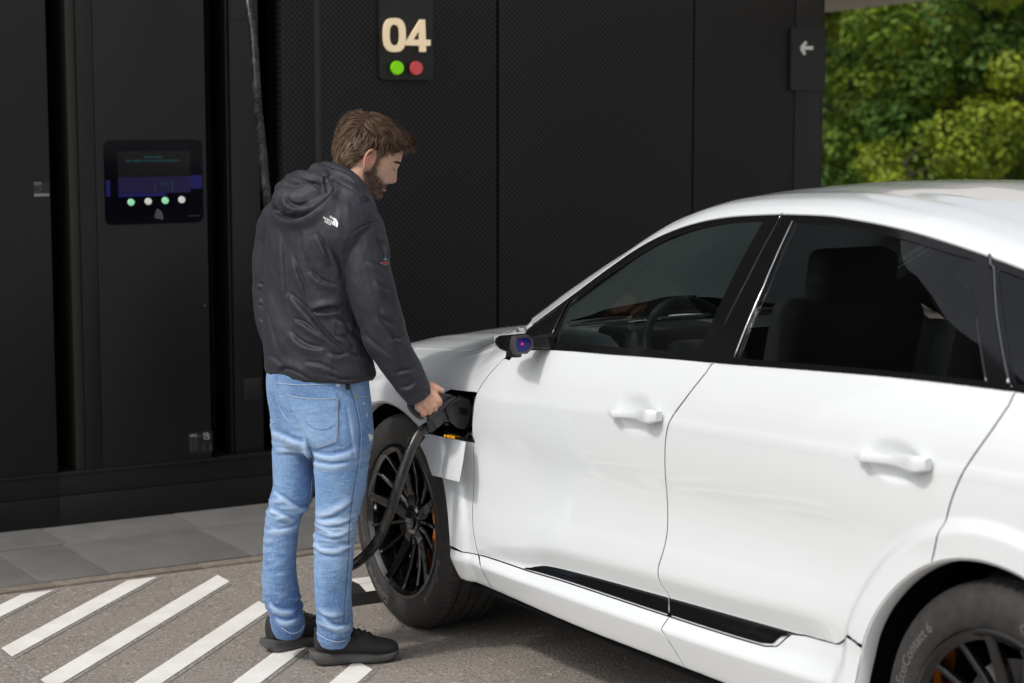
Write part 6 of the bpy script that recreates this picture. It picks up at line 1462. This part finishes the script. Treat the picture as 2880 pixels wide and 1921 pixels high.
# loop handle with its opening
outer = [(800, 350), (900, 385), (1190, 440), (1150, 500), (960, 620), (720, 800), (560, 930), (470, 1000), (400, 1000), (300, 930), (210, 840), (150, 760), (120, 690), (115, 620), (200, 480), (420, 330), (650, 300)]
slot = [(880, 500), (930, 540), (925, 580), (880, 630), (640, 830), (530, 905), (460, 905), (380, 850), (300, 760), (290, 680), (380, 560), (560, 440), (760, 430)]
def ring_prism(name, outer, inner, d_fn, th, mt, par):
    P = [Vector(p) for p in outer] + [Vector(p) for p in inner]; no, ni = len(outer), len(inner); E_ = [(i, (i + 1) % no) for i in range(no)] + [(no + i, no + (i + 1) % ni) for i in range(ni)]
    vo, eo, fo, *_ = delaunay_2d_cdt(P, E_, [], 0, 1e-5); O2, I2 = np.array(outer, float), np.array(inner, float)
    F = [tuple(f) for f in fo if inside(np.mean([vo[i] for i in f], axis=0), O2) and not inside(np.mean([vo[i] for i in f], axis=0), I2)]
    V = [at(*zh(v[0], v[1]), d=d_fn(v[0], v[1])) for v in vo]; n = len(V); V += [v + EX * th for v in V]; F2 = F + [tuple(n + i for i in f[::-1]) for f in F]
    for c, m2 in ((0, no), (no, ni)): F2 += [(c + i, n + c + i, n + c + (i + 1) % m2, c + (i + 1) % m2) for i in range(m2)]
    bm = bmesh.new(); vs_ = [bm.verts.new(tuple(v)) for v in V]
    for f in F2: bm.faces.new([vs_[i] for i in f])
    bmesh.ops.recalc_face_normals(bm, faces=bm.faces); return bm_obj(name, bm, mt, par, True, .0035, 2, 50)
ring_prism('loop_handle', outer, slot, lambda x, y: dep(x) + .004 + .016 * (900 - y) / 600., .022, m_['connector'], con)
zprism('cable_collar', [(565, 995), (690, 922), (740, 1080), (808, 1225), (740, 1255), (715, 1290), (640, 1292), (600, 1150)], 0, .055, m_['plastic_black'], con, .006, lambda x: dep(x) - .004)
zprism('latch_button', [(1330, 700), (1530, 730), (1520, 890), (1325, 850)], 0, .004, m_['plastic_dark'], con, .001, lambda x: dep(x) - .0075)
zprism('plug_foot', [(980, 1060), (1110, 1080), (1100, 1130), (1010, 1140)], 0, .05, m_['plastic_dark'], con, .003, dep)
tube('plug_socket', [at(1312, 1165, d=6.60), at(1312, 1165, d=6.60) + np.array([0, .08, 0])], .045, m_['plastic_dark'], con, 24)
cab_pts = [at(1206, 1200, d=6.50), at(1192, 1196 + 12, d=6.492), at(1176, 1222, d=6.48), at(1155, 1265, d=6.465), at(1134, 1325, d=6.46), at(1113, 1390, d=6.47), at(1092, 1455, d=6.49), at(1062, 1520, d=6.53), at(1025, 1565, d=6.60), at(985, 1592, d=6.70), at(950, 1585, d=6.80), at(938, 1500, d=6.93), at(940, 1330, d=7.05), at(925, 1150, d=7.15), at(880, 980, d=7.25), at(810, 800, d=7.40), at(765, 640, d=7.60), at(749, 536, d=7.75), at(739, 421, d=7.90), at(727, 318, d=8.05), at(722, 249, d=8.15), at(713, 103, d=8.3), at(699, 0, d=8.4), at(680, -200, d=8.55), at(665, -420, d=8.7)]
cable = tube('charging_cable', catmull(cab_pts, 8), .0175, m_['cable'], None, 16); tag(cable, 'thick black charging cable hanging past the cabinet and looping up to the plug', 'cable')
gan = empty('cable_boom', tuple(at(665, -420, d=8.7)), 'black steel arm above the cabinet that carries the charging cable', 'cable arm')
tp = at(665, -420, d=8.7); tube('boom_arm', [(-2.6, tp[1], tp[2] + .02), (tp[0] + .05, tp[1], tp[2] + .02)], .03, m_['steel_black'], gan)
# ---------------------------------------------------------------- rubber wheel stop in front of the tyre
ws = empty('wheel_stop', (-.46, -.55, 0), 'low black rubber wheel stop with white markers in front of the car tyre', 'wheel stop')
V, F = loft([[(x, y, z) for x, z in ((-.575, 0), (-.56, .045), (-.50, .062), (-.42, .062), (-.36, .045), (-.345, 0))] for y in (-.985, -.15)]); mesh_obj('stop_body', V, F, m_['rubber'], ws)
for y in (-.90, -.60, -.34): mesh_obj('marker', [(-.418, y, .0635), (-.418, y + .12, .0635), (-.505, y + .12, .0635), (-.505, y, .0635)], [(0, 1, 2, 3)], m_['paint_white'], ws); mesh_obj('marker', [(-.358, y, .0465), (-.358, y + .12, .0465), (-.416, y + .12, .0632), (-.416, y, .0632)], [(0, 1, 2, 3)], m_['paint_white'], ws)
